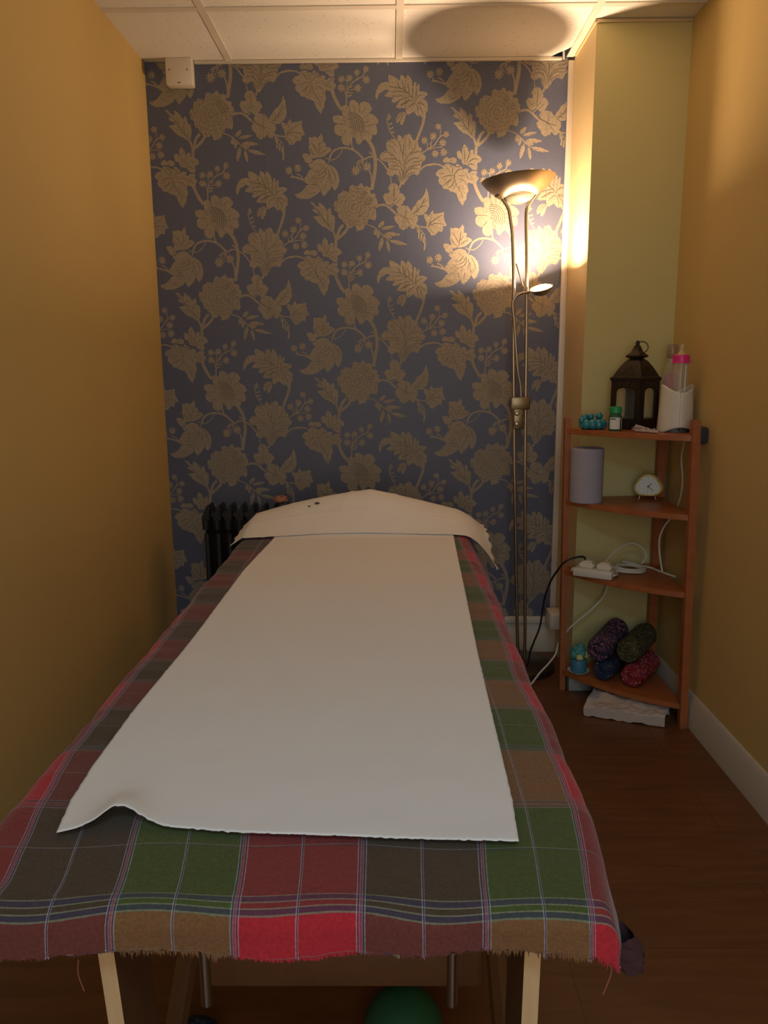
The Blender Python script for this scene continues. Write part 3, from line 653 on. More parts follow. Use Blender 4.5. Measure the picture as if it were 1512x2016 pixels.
1.9 759.5,1505.5 768,1492.5 786,1481.5
1.9 681,1506 667.5,1504
1.9 691.5,1486.5 682.5,1480.5
1.9 705,1484.5 695.5,1463
1.9 760,1436.5 753.5,1443
1.9 748.5,1423.5 744.5,1432
1.9 702,1549 713.5,1551
1.9 711,1540 715.5,1546.5
2.1 502,1468 503.5,1442 502,1412.5
2.1 489,1427 502,1412.5
2.1 516,1424.5 502.5,1412.5
2.1 477.5,1422.5 491,1409.5
2.1 527.5,1420 511,1405
2.1 1015,1688.5 1034.5,1681 1054,1670.5 1083.5,1662
2.1 1049.5,1674 1044.5,1634.5
2.1 1059,1667 1079,1638.5
2.1 1054,1671.5 1061.5,1695
2.1 1083.5,1683 1108.5,1703.5 1128,1738.5
2.1 1098.5,1699 1101,1717.5
2.1 1110.5,1706 1133,1713
2.1 1120.5,1720 1137.5,1731.5
2.1 1091,1692.5 1108.5,1687.5
2.1 1135.5,1636 1155,1656.5 1189.5,1679.5
2.1 1143,1645 1150,1680
2.1 1145.5,1642.5 1167.5,1649.5 1197,1644.5
2.1 1140.5,1633.5 1160,1614.5
2.1 1155,1642.5 1185,1628.5
1.8 959.5,1641.5 968,1640
1.8 965.5,1647.5 973.5,1645.5
1.8 971.5,1653 979.5,1651.5
1.8 971.5,1632.5 977,1627
1.8 980,1634.5 986,1629
1.8 989,1636 994.5,1630.5
1.8 997.5,1637.5 1003.5,1632
1.8 1006.5,1639.5 1012,1634
1.8 983.5,1614.5 987.5,1607
1.8 992.5,1614 996.5,1606.5
1.8 1001,1613.5 1005,1606
1.8 1010,1612.5 1013.5,1605.5
1.8 1018.5,1612 1022.5,1605
1.8 1027,1611.5 1031,1604
1.8 1001,1589.5 1003.5,1582.5
1.8 1009.5,1587.5 1012.5,1580.5
1.8 1018,1585.5 1021,1578.5
1.8 1027,1583.5 1029.5,1576.5
1.8 1035.5,1581.5 1038.5,1574.5
1.8 1044.5,1579.5 1047,1572.5
1.8 1053,1577.5 1056,1570.5
1.8 968.5,1598 960.5,1595.5
1.8 966.5,1589 958,1586.5
1.8 964,1580 956,1577.5
1.8 962,1571 953.5,1568.5
1.8 959.5,1562 951.5,1559.5
1.8 987.5,1586 982.5,1581
1.8 989,1577 984,1572
1.8 991,1568 986,1563
1.8 993,1559 988,1554
1.8 944.5,1626 937.5,1623
1.8 943,1618 936,1615
1.8 954.5,1617 948.5,1613
1.8 953.5,1607.5 948,1604
1.8 980.5,1607 982.5,1600
1.8 988.5,1604.5 990.5,1597.5
1.8 996,1602 998,1594.5
2.3 789,1626 769.5,1649.5 754.5,1670.5 733,1700 716,1719
2.3 774,1643 770,1668.5 772.5,1691.5
2.3 780.5,1636.5 787.5,1657.5
2.3 759,1662 739,1664.5
2.3 750.5,1679 748.5,1704
2.3 765.5,1653.5 749.5,1654
2.3 741.5,1687.5 728.5,1689.5"""
WD="""363.5,1519,19.1
404.5,1531.5,18.7
633,1836.5,15.9
664,1844.5,15.9
828,1508,14
857,1511,14
884,1529,12.6
915.5,1540.5,12.6
916.5,1505,15.4
827.5,1480,14.9
885.5,1478.5,15.4
662,1664,13.5
643,1631.5,14.9
690,1637.5,13.1
612,1618,14.5
678,1609.5,15.4
650.5,1573.5,14.9
681.5,1578,15.4"""
# ---------------------------------------------------------------- wallpaper wall: slate ground, printed khaki motifs, dark veins (mm: x+1000, z)
def wallpaper():
    A=(511.3,315.5); B=(0.0,631.0)
    x0,x1,z0,z1=(XL+1)*1000,1629.0,146.0,H*1000-2
    tris=[]  # (layer, [(x,z)...])
    def P(t): return [tuple(float(a) for a in q.split(',')) for q in t.split()]
    def strip(w,pts,taper=False,n=4):
        Q=[Vector((*p,0)) for p in pts]
        if len(Q)>2:
            Z=[]; L=len(Q)
            for i in range(L-1):
                p0=Q[i-1] if i else Q[0]*2-Q[1]; p1=Q[i]; p2=Q[i+1]; p3=Q[i+2] if i+2<L else Q[-1]*2-Q[-2]
                for k in range(n):
                    t=k/n; Z.append(.5*((2*p1)+(p2-p0)*t+(2*p0-5*p1+4*p2-p3)*t*t+(3*p1-p0-3*p2+p3)*t**3))
            Z.append(Q[-1]); Q=Z
        out=[]; L=len(Q); prev=None
        for i,q in enumerate(Q):
            t=(Q[min(i+1,L-1)]-Q[max(i-1,0)]).normalized(); nx=Vector((-t.y,t.x,0)); k=1.0
            if taper: u=i/(L-1); k=.35+.65*math.sin(PI*min(1,max(0,.12+.8*u)))
            a=q+nx*w/2*k; b=q-nx*w/2*k
            if prev: out.append([(prev[0].x,prev[0].y),(prev[1].x,prev[1].y),(b.x,b.y),(a.x,a.y)])
            prev=(a,b)
        return out
    def outline(poly):
        # a slightly crinkled printed edge
        out=[]
        for i in range(len(poly)):
            a=poly[i]; b=poly[(i+1)%len(poly)]; out.append(a); L=math.hypot(b[0]-a[0],b[1]-a[1])
            if L>7:
                nx,nz=-(b[1]-a[1])/L,(b[0]-a[0])/L; k=int(L/4.5)
                for q in range(1,k): o=(.9 if q%2 else -.6); out.append((a[0]+(b[0]-a[0])*q/k+nx*o,a[1]+(b[1]-a[1])*q/k+nz*o))
        return out
    def tess(poly):
        vs=[Vector((a,b,0)) for a,b in poly]
        return [[(vs[i].x,vs[i].y) for i in t] for t in tessellate_polygon([vs])]
    base=[]
    k=0
    for l in WF.strip().split('\n'):
        k+=1
        for t in tess(outline(P(l))): base.append((.30+.012*k,1,t))
    for l in WS.strip().split('\n'):
        a,rest=l.split(' ',1); k+=1
        for t in strip(float(a),P(rest)): base.append((.30+.012*k,1,t))
    rnd=random.Random(5)
    for l in WD.strip().split('\n'):
        x,z,r=(float(q) for q in l.split(',')); k+=1; ph=rnd.uniform(0,6)
        pts=[]
        for i in range(18): a=ph+2*PI*i/18; rr=r*(1.06 if i%2 else .58)*rnd.uniform(.9,1.08); pts.append((x+rr*math.cos(a),z+rr*math.sin(a)))
        for t in tess(pts): base.append((.30+.012*k,1,t))
        for i in range(3): a=ph+2*PI*i/3; base+= [(2.2,2,t) for t in strip(.8,[(x+r*.15*math.cos(a),z+r*.15*math.sin(a)),(x+r*.6*math.cos(a),z+r*.6*math.sin(a))])]
    for l in WV.strip().split('\n'):
        a,rest=l.split(' ',1)
        for t in strip(float(a)*.8,P(rest),True): base.append((2.0,2,t))
    def clip(poly):
        for ax,lim,sg in ((0,x0,1),(0,x1,-1),(1,z0,1),(1,z1,-1)):
            out=[]
            for i in range(len(poly)):
                a=poly[i-1]; b=poly[i]; da=(a[ax]-lim)*sg; db=(b[ax]-lim)*sg
                if (da>=0)!=(db>=0): t=da/(da-db); out.append((a[0]+(b[0]-a[0])*t,a[1]+(b[1]-a[1])*t))
                if db>=0: out.append(b)
            poly=out
            if len(poly)<3: return None
        return poly
    mb=MB().bb(XL-.1,XC+.05,YB,YB+.1,0,H+.2)
    vs=[];fs=[];mi=[]
    for i in range(-3,4):
        for j in range(-5,6):
            dx=A[0]*i+B[0]*j; dz=A[1]*i+B[1]*j
            if dx+1250<x0 or dx+300>x1 or dz+2100<z0 or dz+1000>z1: continue
            for lay,m,t in base:
                q=[(a+dx,b+dz) for a,b in t]
                if not all(x0<a<x1 and z0<b<z1 for a,b in q):
                    q=clip(q)
                    if not q: continue
                o=len(vs); vs+=[(a/1000-1,YB-lay*.0004,b/1000) for a,b in q]; fs.append(tuple(range(o,o+len(q)))); mi.append(m)
    o=len(mb.v); mb.v+=vs; mb.uv+=[(0,0)]*len(vs); mb.f+=[tuple(i+o for i in f) for f in fs]; mb.mi+=mi
    # paper seams
    for sx in (-.455,.0555,.565):
        mb.add([(sx-.0006,YB-.0002,.146),(sx+.0006,YB-.0002,.146),(sx+.0006,YB-.0002,H),(sx-.0006,YB-.0002,H)],[(0,1,2,3)],2)
    return struct('wall_back',mb,[GRND,GOLD,VEIN],recalc=False)
wallpaper()
# ---------------------------------------------------------------- massage table
TZ=.620; TX0,TX1=-.470,.240; TY0,TY1=.655,2.600
def lerp(a,b,t): return a+(b-a)*t
def sm(a,b,x): t=min(1,max(0,(x-a)/(b-a))); return t*t*(3-2*t)
RIDGE=[(-.60,.600),(-.45,.648),(-.33,.682),(-.213,.706),(-.14,.718),(-.073,.727),(.0,.712),(.09,.690),(.176,.668),(.271,.641),(.312,.62),(.40,.60)]
def pw(tab,x):
    if x<=tab[0][0]: return tab[0][1]
    for (a,b),(c,d) in zip(tab,tab[1:]):
        if x<=c: return lerp(b,d,(x-a)/(c-a))
    return tab[-1][1]
def mound(x,y):
    # raised head end: rises from y=2.28 to a ridge at y=2.5 and falls behind
    r=max(0,pw(RIDGE,x)-TZ)
    return r*(sm(2.27,2.5,y)*.75+.25*min(1,max(0,(y-2.27)/.23)))*(1-.5*sm(2.52,2.62,y))
tab=thing('massage_table','wooden massage table covered by the plaid cloth, filling the middle of the room','table',(-.115,1.6,0))
MB().bb(TX0+.012,TX1-.036,TY0+.02,TY1-.01,.572,.612,.012).build('mattress',VINYL,tab)
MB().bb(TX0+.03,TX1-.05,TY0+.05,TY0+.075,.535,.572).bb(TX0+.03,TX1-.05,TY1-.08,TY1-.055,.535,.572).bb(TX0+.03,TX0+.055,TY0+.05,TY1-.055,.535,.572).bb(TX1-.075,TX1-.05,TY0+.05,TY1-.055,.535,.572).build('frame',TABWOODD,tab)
def leg(x,y0,y1,bow,hid=False):
    # slightly bowed plywood leg board
    mb=MB(); n=10; wv=.0165; sx=1 if bow>0 else -1
    vs=[];fs=[]
    for i in range(n+1):
        t=i/n; z=.56*(1-t); xx=x+bow*math.sin(t*PI*.9)*1.0
        for a,b in ((-wv/2,y0),(wv/2,y0),(wv/2,y1),(-wv/2,y1)): vs.append((xx+a,b,z))
    for i in range(n):
        for k in range(4): fs.append((4*i+k,4*i+(k+1)%4,4*i+4+(k+1)%4,4*i+4+k))
    fs+=[(3,2,1,0),(4*n,4*n+1,4*n+2,4*n+3)]
    mb.add(vs,fs)
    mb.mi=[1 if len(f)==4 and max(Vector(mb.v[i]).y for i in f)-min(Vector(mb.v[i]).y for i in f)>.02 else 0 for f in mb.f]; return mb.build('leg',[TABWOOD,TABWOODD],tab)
leg(-.293,.680,.770,.012); leg(.1395,.680,.775,-.003); leg(-.293,2.38,2.47,.01); leg(.1395,2.38,2.47,-.003)
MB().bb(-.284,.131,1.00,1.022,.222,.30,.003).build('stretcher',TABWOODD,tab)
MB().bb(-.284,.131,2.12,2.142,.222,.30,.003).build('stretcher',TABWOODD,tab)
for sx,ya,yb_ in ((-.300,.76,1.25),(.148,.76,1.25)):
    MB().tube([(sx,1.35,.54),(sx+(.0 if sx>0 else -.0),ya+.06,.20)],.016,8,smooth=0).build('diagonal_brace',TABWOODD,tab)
for x in (-.227,.069):
    MB().lathe([(.0062,0),(.0068,.003),(.0068,.155)],(x,.80,.381),16).build('steel_peg',CHROME,tab)
# --- plaid cloth: cross profile in arc length, long profile in arc length
rn=random.Random(4)
def wob(a,b,s=0): return noise.noise(Vector((a,b,s)))
HEM_F=.020; SIDE=.115
LBX=[(.5,-.398),(.70,-.398),(.84,-.425),(.97,-.442),(1.5,-.442),(1.7,-.458),(1.9,-.482),(3,-.495)]   # red/black stripe on the left
RBX=[(.5,.204),(.68,.203),(.74,.209),(.85,.214),(1.1,.213),(1.25,.206),(1.40,.212),(1.6,.212),(1.8,.210),(2.0,.205),(3,.200)]
VY=[(.585,-.85),(.656,0),(.835,1),(.975,2),(1.103,3),(1.212,4),(1.300,5),(1.405,6),(1.52,7),(1.64,8),(1.765,9),(1.89,10),(2.015,11),(2.14,12),(2.265,13),(2.39,14),(2.65,16.1)]
def cloth_pt(a,b,lift=0.0):
    """a: signed arc position across (top spans TX0..TX1), b: arc position along (top spans TY0..TY1)"""
    rr=.026; k_=lerp(.20,1,sm(.62,.98,b))
    if a>TX1: a=TX1+(a-TX1)*k_
    elif a<TX0: a=TX0+(a-TX0)*k_
    y=b; dz=0
    if b<TY0+rr:
        e=(TY0+rr)-b; L=rr*PI/2
        if e<L: q=e/rr; y=TY0+rr-math.sin(q)*rr; dz+=rr*(1-math.cos(q))
        else: y=TY0-(e-L)*.06; dz+=rr+(e-L)
    elif b>TY1-rr:
        e=b-(TY1-rr); L=rr*PI/2
        if e<L: q=e/rr; y=TY1-rr+math.sin(q)*rr; dz+=rr*(1-math.cos(q))
        else: y=TY1+(e-L)*.05; dz+=rr+(e-L)
    dz0=dz; x=a; r2=.030; dzs=0
    fl=lerp(.20,.27,sm(.75,1.0,b))+.20*sm(1.3,2.2,b)
    for sgn,edge in ((1,TX1),(-1,TX0)):
        e=(a-(edge-sgn*r2))*sgn
        if e>0:
            L=r2*1.15
            if e<L: q=e/r2; x=edge-sgn*r2+sgn*math.sin(q)*r2; dzs=r2*(1-math.cos(q))
            else:
                q=1.15; d=e-L; k=fl if sgn>0 else .12
                x=edge-sgn*r2+sgn*(math.sin(q)*r2+d*k+ .006*math.sin(b*23+2*math.sin(b*7))*min(1,d/.05)); dzs=r2*(1-math.cos(q))+d*math.sqrt(1-k*k)
    dz=math.hypot(dz0,dzs) if min(dz0,dzs)>0 else dz0+dzs
    side=min(abs(a-TX0),abs(TX1-a))
    wr=.0035*math.exp(-max(0,side-.02)/.07)
    z=TZ-dz+wr*wob(a*6,b*26,1)+.0022*wob(a*5,b*4,3)
    x+=.006*math.exp(-side/.05)*wob(3,b*7,9)
    x-=.020*(1-sm(.64,.86,b))*sm(.15,.25,a)
    hem=max(0,(TY0+rr-b)/.09)
    y+=-.006*min(1,hem)*math.sin(a*34+1.3*math.sin(a*11)); 
    z+=mound(x,y)*1.0*(1 if dzs<.02 else max(0,1-(dzs-.02)/.05))
    return Vector((x,y,z+lift))
def cloth_uv(a,b):
    t=b; l=pw(LBX,b); r=pw(RBX,b)
    f1,f2,f3,f4=-.277,-.156,-.033,.090
    k=sm(.66,.85,b); f1=lerp(f1,-.300,k); f2=lerp(f2,-.172,k); f3=lerp(f3,-.036,k); f4=lerp(f4,.101,k)
    T=[(l-.124,0),(l,1),(f1,2),(f2,3),(f3,4),(f4,5),(r,6),(r+.124,7),(r+.25,8)]
    if a<T[0][0]: u=0-(T[0][0]-a)/.124
    else: u=pw(T,a)
    return (u, pw(VY,b+.004*math.sin(a*9)+.003*math.sin(a*31)))
A0,A1=TX0-SIDE,TX1+SIDE; B0,B1=TY0+.026-.026*PI/2-HEM_F,TY1+.10
def hemz(a): # where the torn front hem ends
    return B0+.003*math.sin(a*17)+.004*wob(a*9,0,5)+.003*wob(a*60,0,8)
cl=MB()
NU,NV=190,420
def cf(u,v):
    a=lerp(A0,A1,u); b=lerp(B0,B1,v**1.25)
    if v<.02: b=lerp(hemz(a),b,v/.02)
    return cloth_pt(a,b)
def cu(u,v):
    a=lerp(A0,A1,u); b=lerp(B0,B1,v**1.25); return cloth_uv(a,b)
cl.grid(cf,NU,NV,0,cu)
cloth=cl.build('plaid_cloth',PLAID,sharp=80); tag(cloth,'red, green and brown plaid cotton cloth with torn hem spread over the massage table','cloth')
solid(cloth,.0012,-1)
fr=MB(); rnd=random.Random(8)
for i in range(900):
    a=lerp(A0+.01,A1-.01,rnd.random()); h=hemz(a); p=cloth_pt(a,h); q=cloth_pt(a+.0012,h); L=rnd.uniform(.001,.004)*(2.2 if -.27<a<-.17 or a>.09 else 1)
    dx=rnd.uniform(-.0015,.0015); t=Vector(((p.x+q.x)/2+dx,p.y+rnd.uniform(-.001,.001),p.z-L)); u=cloth_uv(a,h)
    up=Vector((0,0,.001)); w_=rnd.uniform(.0007,.0016)
    fr.add([p+up-Vector((w_,0,0)),p+up+Vector((w_,0,0)),t],[(0,1,2)],0,[u]*3)
f=fr.build('frayed_fringe',PLAID,cloth,recalc=False); f['kind']='stuff'
thr=mat('hanging_thread_red',(.35,.10,.06),.8)
MB().tube([(-.307,.650,.572),(-.309,.651,.555),(-.305,.652,.535)],.0005,5).build('loose_thread',thr,cloth)
MB().tube([(.205,.652,.572),(.211,.654,.556),(.2045,.656,.528)],.0007,5).build('loose_thread',thr,cloth)
tf=MB(); cx,cy,cz=.238,.712,.532
tf.grid(lambda u,v:(cx+(.011+.007*math.sin(v*3))*math.cos(u*2*PI)*(1+.3*wob(u*9,v*4,2))+.012*v,cy+.014*math.sin(u*2*PI)*(1+.3*wob(u*9,v*4,3)),cz+.02-.042*v+.004*wob(u*8,v*5,4)),20,10)
tf.build('gathered_corner',mat('dark_maroon_cotton',(.055,.018,.02),.9),cloth)
# --- lengthwise couch paper
PL=[(.774,-.377),(.84,-.389),(.92,-.394),(1.09,-.395),(1.35,-.386),(1.48,-.384),(1.91,-.382),(2.29,-.360),(2.45,-.350)]
PR=[(.757,.136),(.842,.142),(1.05,.147),(1.33,.154),(1.7,.167),(2.29,.187),(2.45,.195)]
NE=[(0,.774),(.085,.786),(.115,.80),(.15,.801),(.235,.785),(.32,.779),(.41,.774),(.57,.769),(.76,.763),(1,.757)]
def pap(u,v):
    y0=pw(NE,u); y=lerp(y0,2.42,v); jag=.0012*wob(v*150,0,2)
    xl=pw(PL,y)+jag; xr=pw(PR,y)-.0008*wob(v*130,3,2); x=lerp(xl,xr,u)
    if v<.004: y+=.0022*wob(u*90,1,5)
    c=cloth_pt(x,y); base=TZ+.0055+mound(x,y)
    curl=.017*math.exp(-((u-.125)/.06)**2)*math.exp(-(v/.028)**2)
    return (x,y,base+curl+.0012*wob(x*7,y*5,6)+.0006*wob(x*30,y*22,7)+.0015*math.exp(-((v)/.02)**2))
pm=MB().grid(pap,150,330); po=pm.build('paper_sheet',PAPER,sharp=80); tag(po,'long white couch paper sheet lying lengthwise down the plaid table','paper'); solid(po,.0004,1)
# --- head paper laid across the raised head end
HB=[(-.50,2.255),(-.481,2.262),(-.435,2.272),(-.36,2.285),(-.2,2.302),(0,2.300),(.10,2.296),(.185,2.293),(.25,2.275),(.30,2.250),(.33,2.22)]
def head(u,v):
    x=lerp(-.492,.325,u)
    y0=pw(HB,x)+.003*wob(x*60,0,4); y=lerp(y0,2.60,v)
    z=TZ+.0085+mound(x,y)*1.0+.0012*wob(x*9,y*12,2)
    # end flaps bend over the table edges
    e=x-.222
    if e>0: z-=e*.18+ e*e*7.0*(1-.80*sm(2.25,2.5,y)); x-=e*.10
    e=-.455-x
    if e>0: z-=e*.65; 
    if u in (0,1): x+=.006*wob(y*22,u,3)*(1 if u else -1)+.004*math.sin(y*90)
    # a few hard fold lines
    z+=.0022*max(0,1-abs(x+.19-.25*(y-2.3))/.012)*sm(2.32,2.4,y)+.0018*max(0,1-abs(x-.055+.2*(y-2.3))/.012)*sm(2.32,2.4,y)+.0018*max(0,1-abs(y-2.40)/.008)
    return (x,y,z)
hm=MB().grid(head,130,60); ho=hm.build('head_paper',PAPER,sharp=60); tag(ho,'short white paper sheet tented crosswise over the raised head end of the table','paper'); solid(ho,.0004,1)
for x,y,r in ((-.268,2.445,.0045),(-.243,2.455,.0085)):
    z=TZ+.011+mound(x,y); MB().add([(x+r*math.cos(a*PI/5),y+r*.8*math.sin(a*PI/5),z+.0006+(mound(x,y+.01)-mound(x,y-.01))/.02*r*.8*math.sin(a*PI/5)) for a in range(10)],[tuple(range(10))]).build('small_hole',DARKV,ho)
# ---------------------------------------------------------------- floor lamp
LX,LY=.487,2.785
lamp=thing('floor_lamp','tall brushed brass floor lamp with uplighter bowl and lit reading arm','lamp',(LX,LY,0))
MB().lathe([(.125,0),(.127,.006),(.125,.022),(.112,.030),(.03,.036),(.012,.042),(0,.042)],(LX,LY-.005,0),48).build('base',mat('dark_bronze_base',(.10,.075,.05),.35,.8),lamp)
def pole(pts): MB().tube(pts,.0062,14,smooth=8).build('pole',BRASS,lamp)
pole([(.478,LY,.04),(.468,LY,.233),(.4452,LY,.809),(.431,LY,1.258),(.428,LY,1.43),(.4205,LY,1.57),(.413,LY,1.623),(.4045,LY-.003,1.661),(.385,LY-.006,1.690),(.369,LY-.010,1.699)])
pole([(.503,LY,.04),(.499,LY,.233),(.484,LY,.809),(.478,LY,1.17),(.472,LY,1.478),(.466,LY,1.645),(.4765,LY-.003,1.683),(.491,LY-.008,1.703),(.507,LY-.013,1.722)])
BM=MX(.436,LY,1.757,ry=0)@Matrix.Rotation(R(-4),4,'Y')
pr=[]
for i in range(15): t=i/14; r=.052+(.125-.052)*t; pr.append((r,-.055+.055*(t**1.7)))
inner=[(r-.0012,z+.0018) for r,z in pr[::-1]]
MB().lathe(pr+[(.1256,.001)]+inner,(0,0,0),72,BM).build('uplighter_bowl',BOWL,lamp)
gp=[(0,-.079),(.02,-.077),(.036,-.071),(.047,-.062),(.053,-.052),(.053,-.049),(.046,-.057),(.02,-.072),(0,-.074)]
MB().lathe(gp,(0,0,0),48,BM).build('frosted_glass_bowl',FROST,lamp)
for s,(x,z) in ((-1,(.366,1.700)),(1,(.511,1.728))):
    k=MB(); k.tube([(x-.004*s,LY-.02,z-.002),(x+.004*s,LY+.012,z+.008)],.0085 if s>0 else .006,14,smooth=0); k.tube([(x,LY-.005,z),(x-.012*s,LY+.03,z+.012)],.003,8,smooth=0); k.build('swivel_knob',BRASSD,lamp)
# bracket
bk=MB().box((.459,LY-.008,1.003),(.069,.030,.046),0,.006); bk.box((.4535,LY-.016,.947),(.036,.012,.072),0,.005)
bk.build('pole_bracket',BRASSD,lamp)
for z in (.968,.931): MB().lathe([(.0085,0),(.009,.006),(.006,.012),(0,.0125)],(0,0,0),20,MX(.4465,LY-.022,z,rx=UP)).build('dimmer_knob',BRASS,lamp)
MB().tube([(.463,LY-.004,1.02),(.460,LY-.006,1.064),(.447,LY-.010,1.13),(.431,LY-.016,1.282),(.4235,LY-.018,1.341),(.4285,LY-.019,1.362),(.4425,LY-.020,1.377),(.466,LY-.020,1.384),(.482,LY-.020,1.386)],.0048,12,smooth=8).build('reading_arm',BRASS,lamp)
MB().tube([(.4305,LY-.03,1.479),(.4590,LY-.024,1.397)],.0022,8,smooth=0).build('handle_rod',BRASSD,lamp)
RM=Matrix.Translation(LAMP)@Matrix.Rotation(R(-15),4,'Y')@Matrix.Rotation(R(19),4,'X')
hp=[(.006,-.026),(.016,-.025),(.028,-.018),(.037,-.007),(.0405,.0),(.0395,.0005),(.035,-.007),(.026,-.016),(.012,-.021),(0,-.0215)]
MB().lathe(hp,(0,0,0),40,RM).build('reading_head',BRASS,lamp)
MB().lathe([(.037,-.006),(.035,-.001),(.027,.003),(.014,.006),(0,.007)],(0,0,0),32,RM).build('lit_diffuser',GLOW,lamp)
# ---------------------------------------------------------------- junction box, socket
jb=thing('junction_box','cream square blanking box high on the wallpaper at the top left corner','box',(-.738,YB,2.11))
MB().bb(-.786,-.692,YB-.042,YB,2.112,2.203,.006).build('body',CREAMP,jb)
for x in (-.772,-.709): MB().lathe([(.0032,0),(.0028,.0018),(0,.002)],(0,0,0),12,MX(x,YB-.0415,2.162,rx=UP)).build('screw',BRASSD,jb)
MB().bb(-.745,-.734,YB-.0425,YB-.0405,2.119,2.122).build('latch_slot',GREYP,jb)
sb=thing('socket_box','cream surface socket box on the corner return beside the lamp cord','socket',(.628,2.82,.14))
MB().bb(.603,XC,2.822,2.908,.138,.2,.003).build('body',CREAMP,sb)
MB().bb(.606,.648,2.818,2.824,.142,.197,.002).build('face_plate',WHITEP,sb)
# ---------------------------------------------------------------- oil radiator
rad=thing('oil_radiator','black oil filled column radiator standing behind the left head of the table','radiator',(-.50,2.78,0))
def fin(x):
    prof=[(2.715,.060),(2.715,.545),(2.700,.560),(2.692,.580),(2.695,.606),(2.706,.618),(2.735,.645),(2.815,.645),(2.842,.620),(2.855,.585),(2.845,.55),(2.845,.075),(2.83,.06)]
    mb=MB(); mb.prism([(y,z) for y,z in prof],Matrix(((0,0,1,x-.0045),(1,0,0,0),(0,1,0,0),(0,0,0,1))),.009,bev=.003)
    mb.tube([(x,2.712,.07),(x,2.712,.548)],.0105,10,smooth=0); mb.tube([(x,2.70,.565),(x,2.698,.60)],.0135,10,smooth=0)
    # slanted crest
    mb.prism([(-.013,.612),(-.016,.600),(.014,.595),(.012,.640),(.004,.650)],Matrix(((1,0,0,x),(0,0,1,2.694),(0,1,0,0),(0,0,0,1))),.02,bev=.002)
    return mb.build('fin',BLACKM,rad)
for k in range(9): fin(-.668+.0405*k)
for z in (.60,.10): MB().tube([(-.69,2.775,z),(-.33,2.775,z)],.016,12,smooth=0).build('oil_pipe',BLACKM,rad)
MB().bb(-.325,-.255,2.70,2.85,.08,.64,.012).build('control_panel',BLACKP,rad)
for x in (-.64,-.36): MB().bb(x-.01,x+.01,2.67,2.88,.03,.062,.004).build('wheel_foot',BLACKP,rad)
for x in (-.64,-.36):
    for y in (2.69,2.86): MB().lathe([(.0,-.008),(.028,-.008),(.03,0),(.028,.008),(0,.008)],(0,0,0),20,MX(x,y,.03,ry=UP)).build('castor_wheel',BLACKP,rad)
g=MB().grid(lambda u,v:(-.408+.026*math.cos(u*2*PI)*math.sin(v*PI)*(1+.25*wob(u*7,v*6,1)),2.775+.05*math.sin(u*2*PI)*math.sin(v*PI),.660+.013*math.cos(v*PI)*(1+.3*wob(u*9,v*5,2))),28,14)
single('crochet_bundle',g,FE,'small rosy patterned cloth bundle on top of the black radiator','cloth',(-.408,2.775,.647),sharp=80)
# ---------------------------------------------------------------- corner shelf
SZ=[.928,.688,.444,.078]; ST=.017
sh=thing('corner_shelf','orange stained wooden corner shelf unit with four curved tiers','shelf',(.75,2.5,0))
def lean(x0,x1,y0,y1,ztop,w_,d,name):
    mb=MB(); vs=[]
    for x,y,z in ((x0,y0,0),(x1,y1,ztop)):
        for a,b in ((-w_/2,-d/2),(w_/2,-d/2),(w_/2,d/2),(-w_/2,d/2)): vs.append((x+a,y+b,z))
    mb.add(vs,[(3,2,1,0),(4,5,6,7),(0,1,5,4),(1,2,6,5),(2,3,7,6),(3,0,4,7)]); return mb.build(name,SHWOOD,sh)
lean(.602,.588,2.590,2.590,.962,.019,.026,'post'); lean(.920,.898,2.290,2.290,.974,.023,.026,'post'); lean(.925,.922,2.632,2.632,.935,.026,.026,'post')
for z in SZ:
    t=z/.96; xl=lerp(.602,.588,t)-.008; xr=lerp(.920,.898,t)+.010
    poly=[(xl,2.605),(xl,2.578)]
    x0,y0=xl+.004,2.578; x1,y1=xr-.014,2.284
    for i in range(15):
        u=i/14; x=lerp(x0,x1,u); y=lerp(y0,y1,u); b=.034*math.sin(PI*u)**.8; poly.append((x-b*.68,y-b*.73))
    poly+=[(xr-.003,2.284),(xr-.003,2.30),(.919,2.36),(.921,2.60),(.936,2.62),(.936,2.645),(.90,2.650),(xl+.02,2.62)]
    MB().prism(poly,MX(0,0,z-ST),ST,bev=.0015).build('shelf_board',SHWOOD,sh)
T1,T2,T3,T4=[z+.0004 for z in SZ]
# turquoise beads
bd=thing('turquoise_bead_coil','turquoise ribbed bead coil at the left end of the top tier','beads',(.658,2.535,T1))
for i in range(9):
    a=2*PI*i/9+.3; r=.0145
    MB().lathe([(r*math.sin(q*PI/10),-r*1.15*math.cos(q*PI/10)) for q in range(11)],(.660+.031*math.cos(a),2.537+.022*math.sin(a),T1+.0168),14,Matrix.Rotation(.25*math.cos(a*2),4,'X')).build('bead',TEAL,bd)
for x,y,z,r in ((.632,2.541,.038,.0125),(.655,2.548,.040,.0115),(.683,2.552,.042,.012),(.622,2.532,.030,.011)):
    MB().lathe([(r*math.sin(q*PI/8),-r*math.cos(q*PI/8)) for q in range(9)],(x,y,T1+z),14,Matrix.Rotation(.5,4,'Y')).build('bead',TEAL,bd)
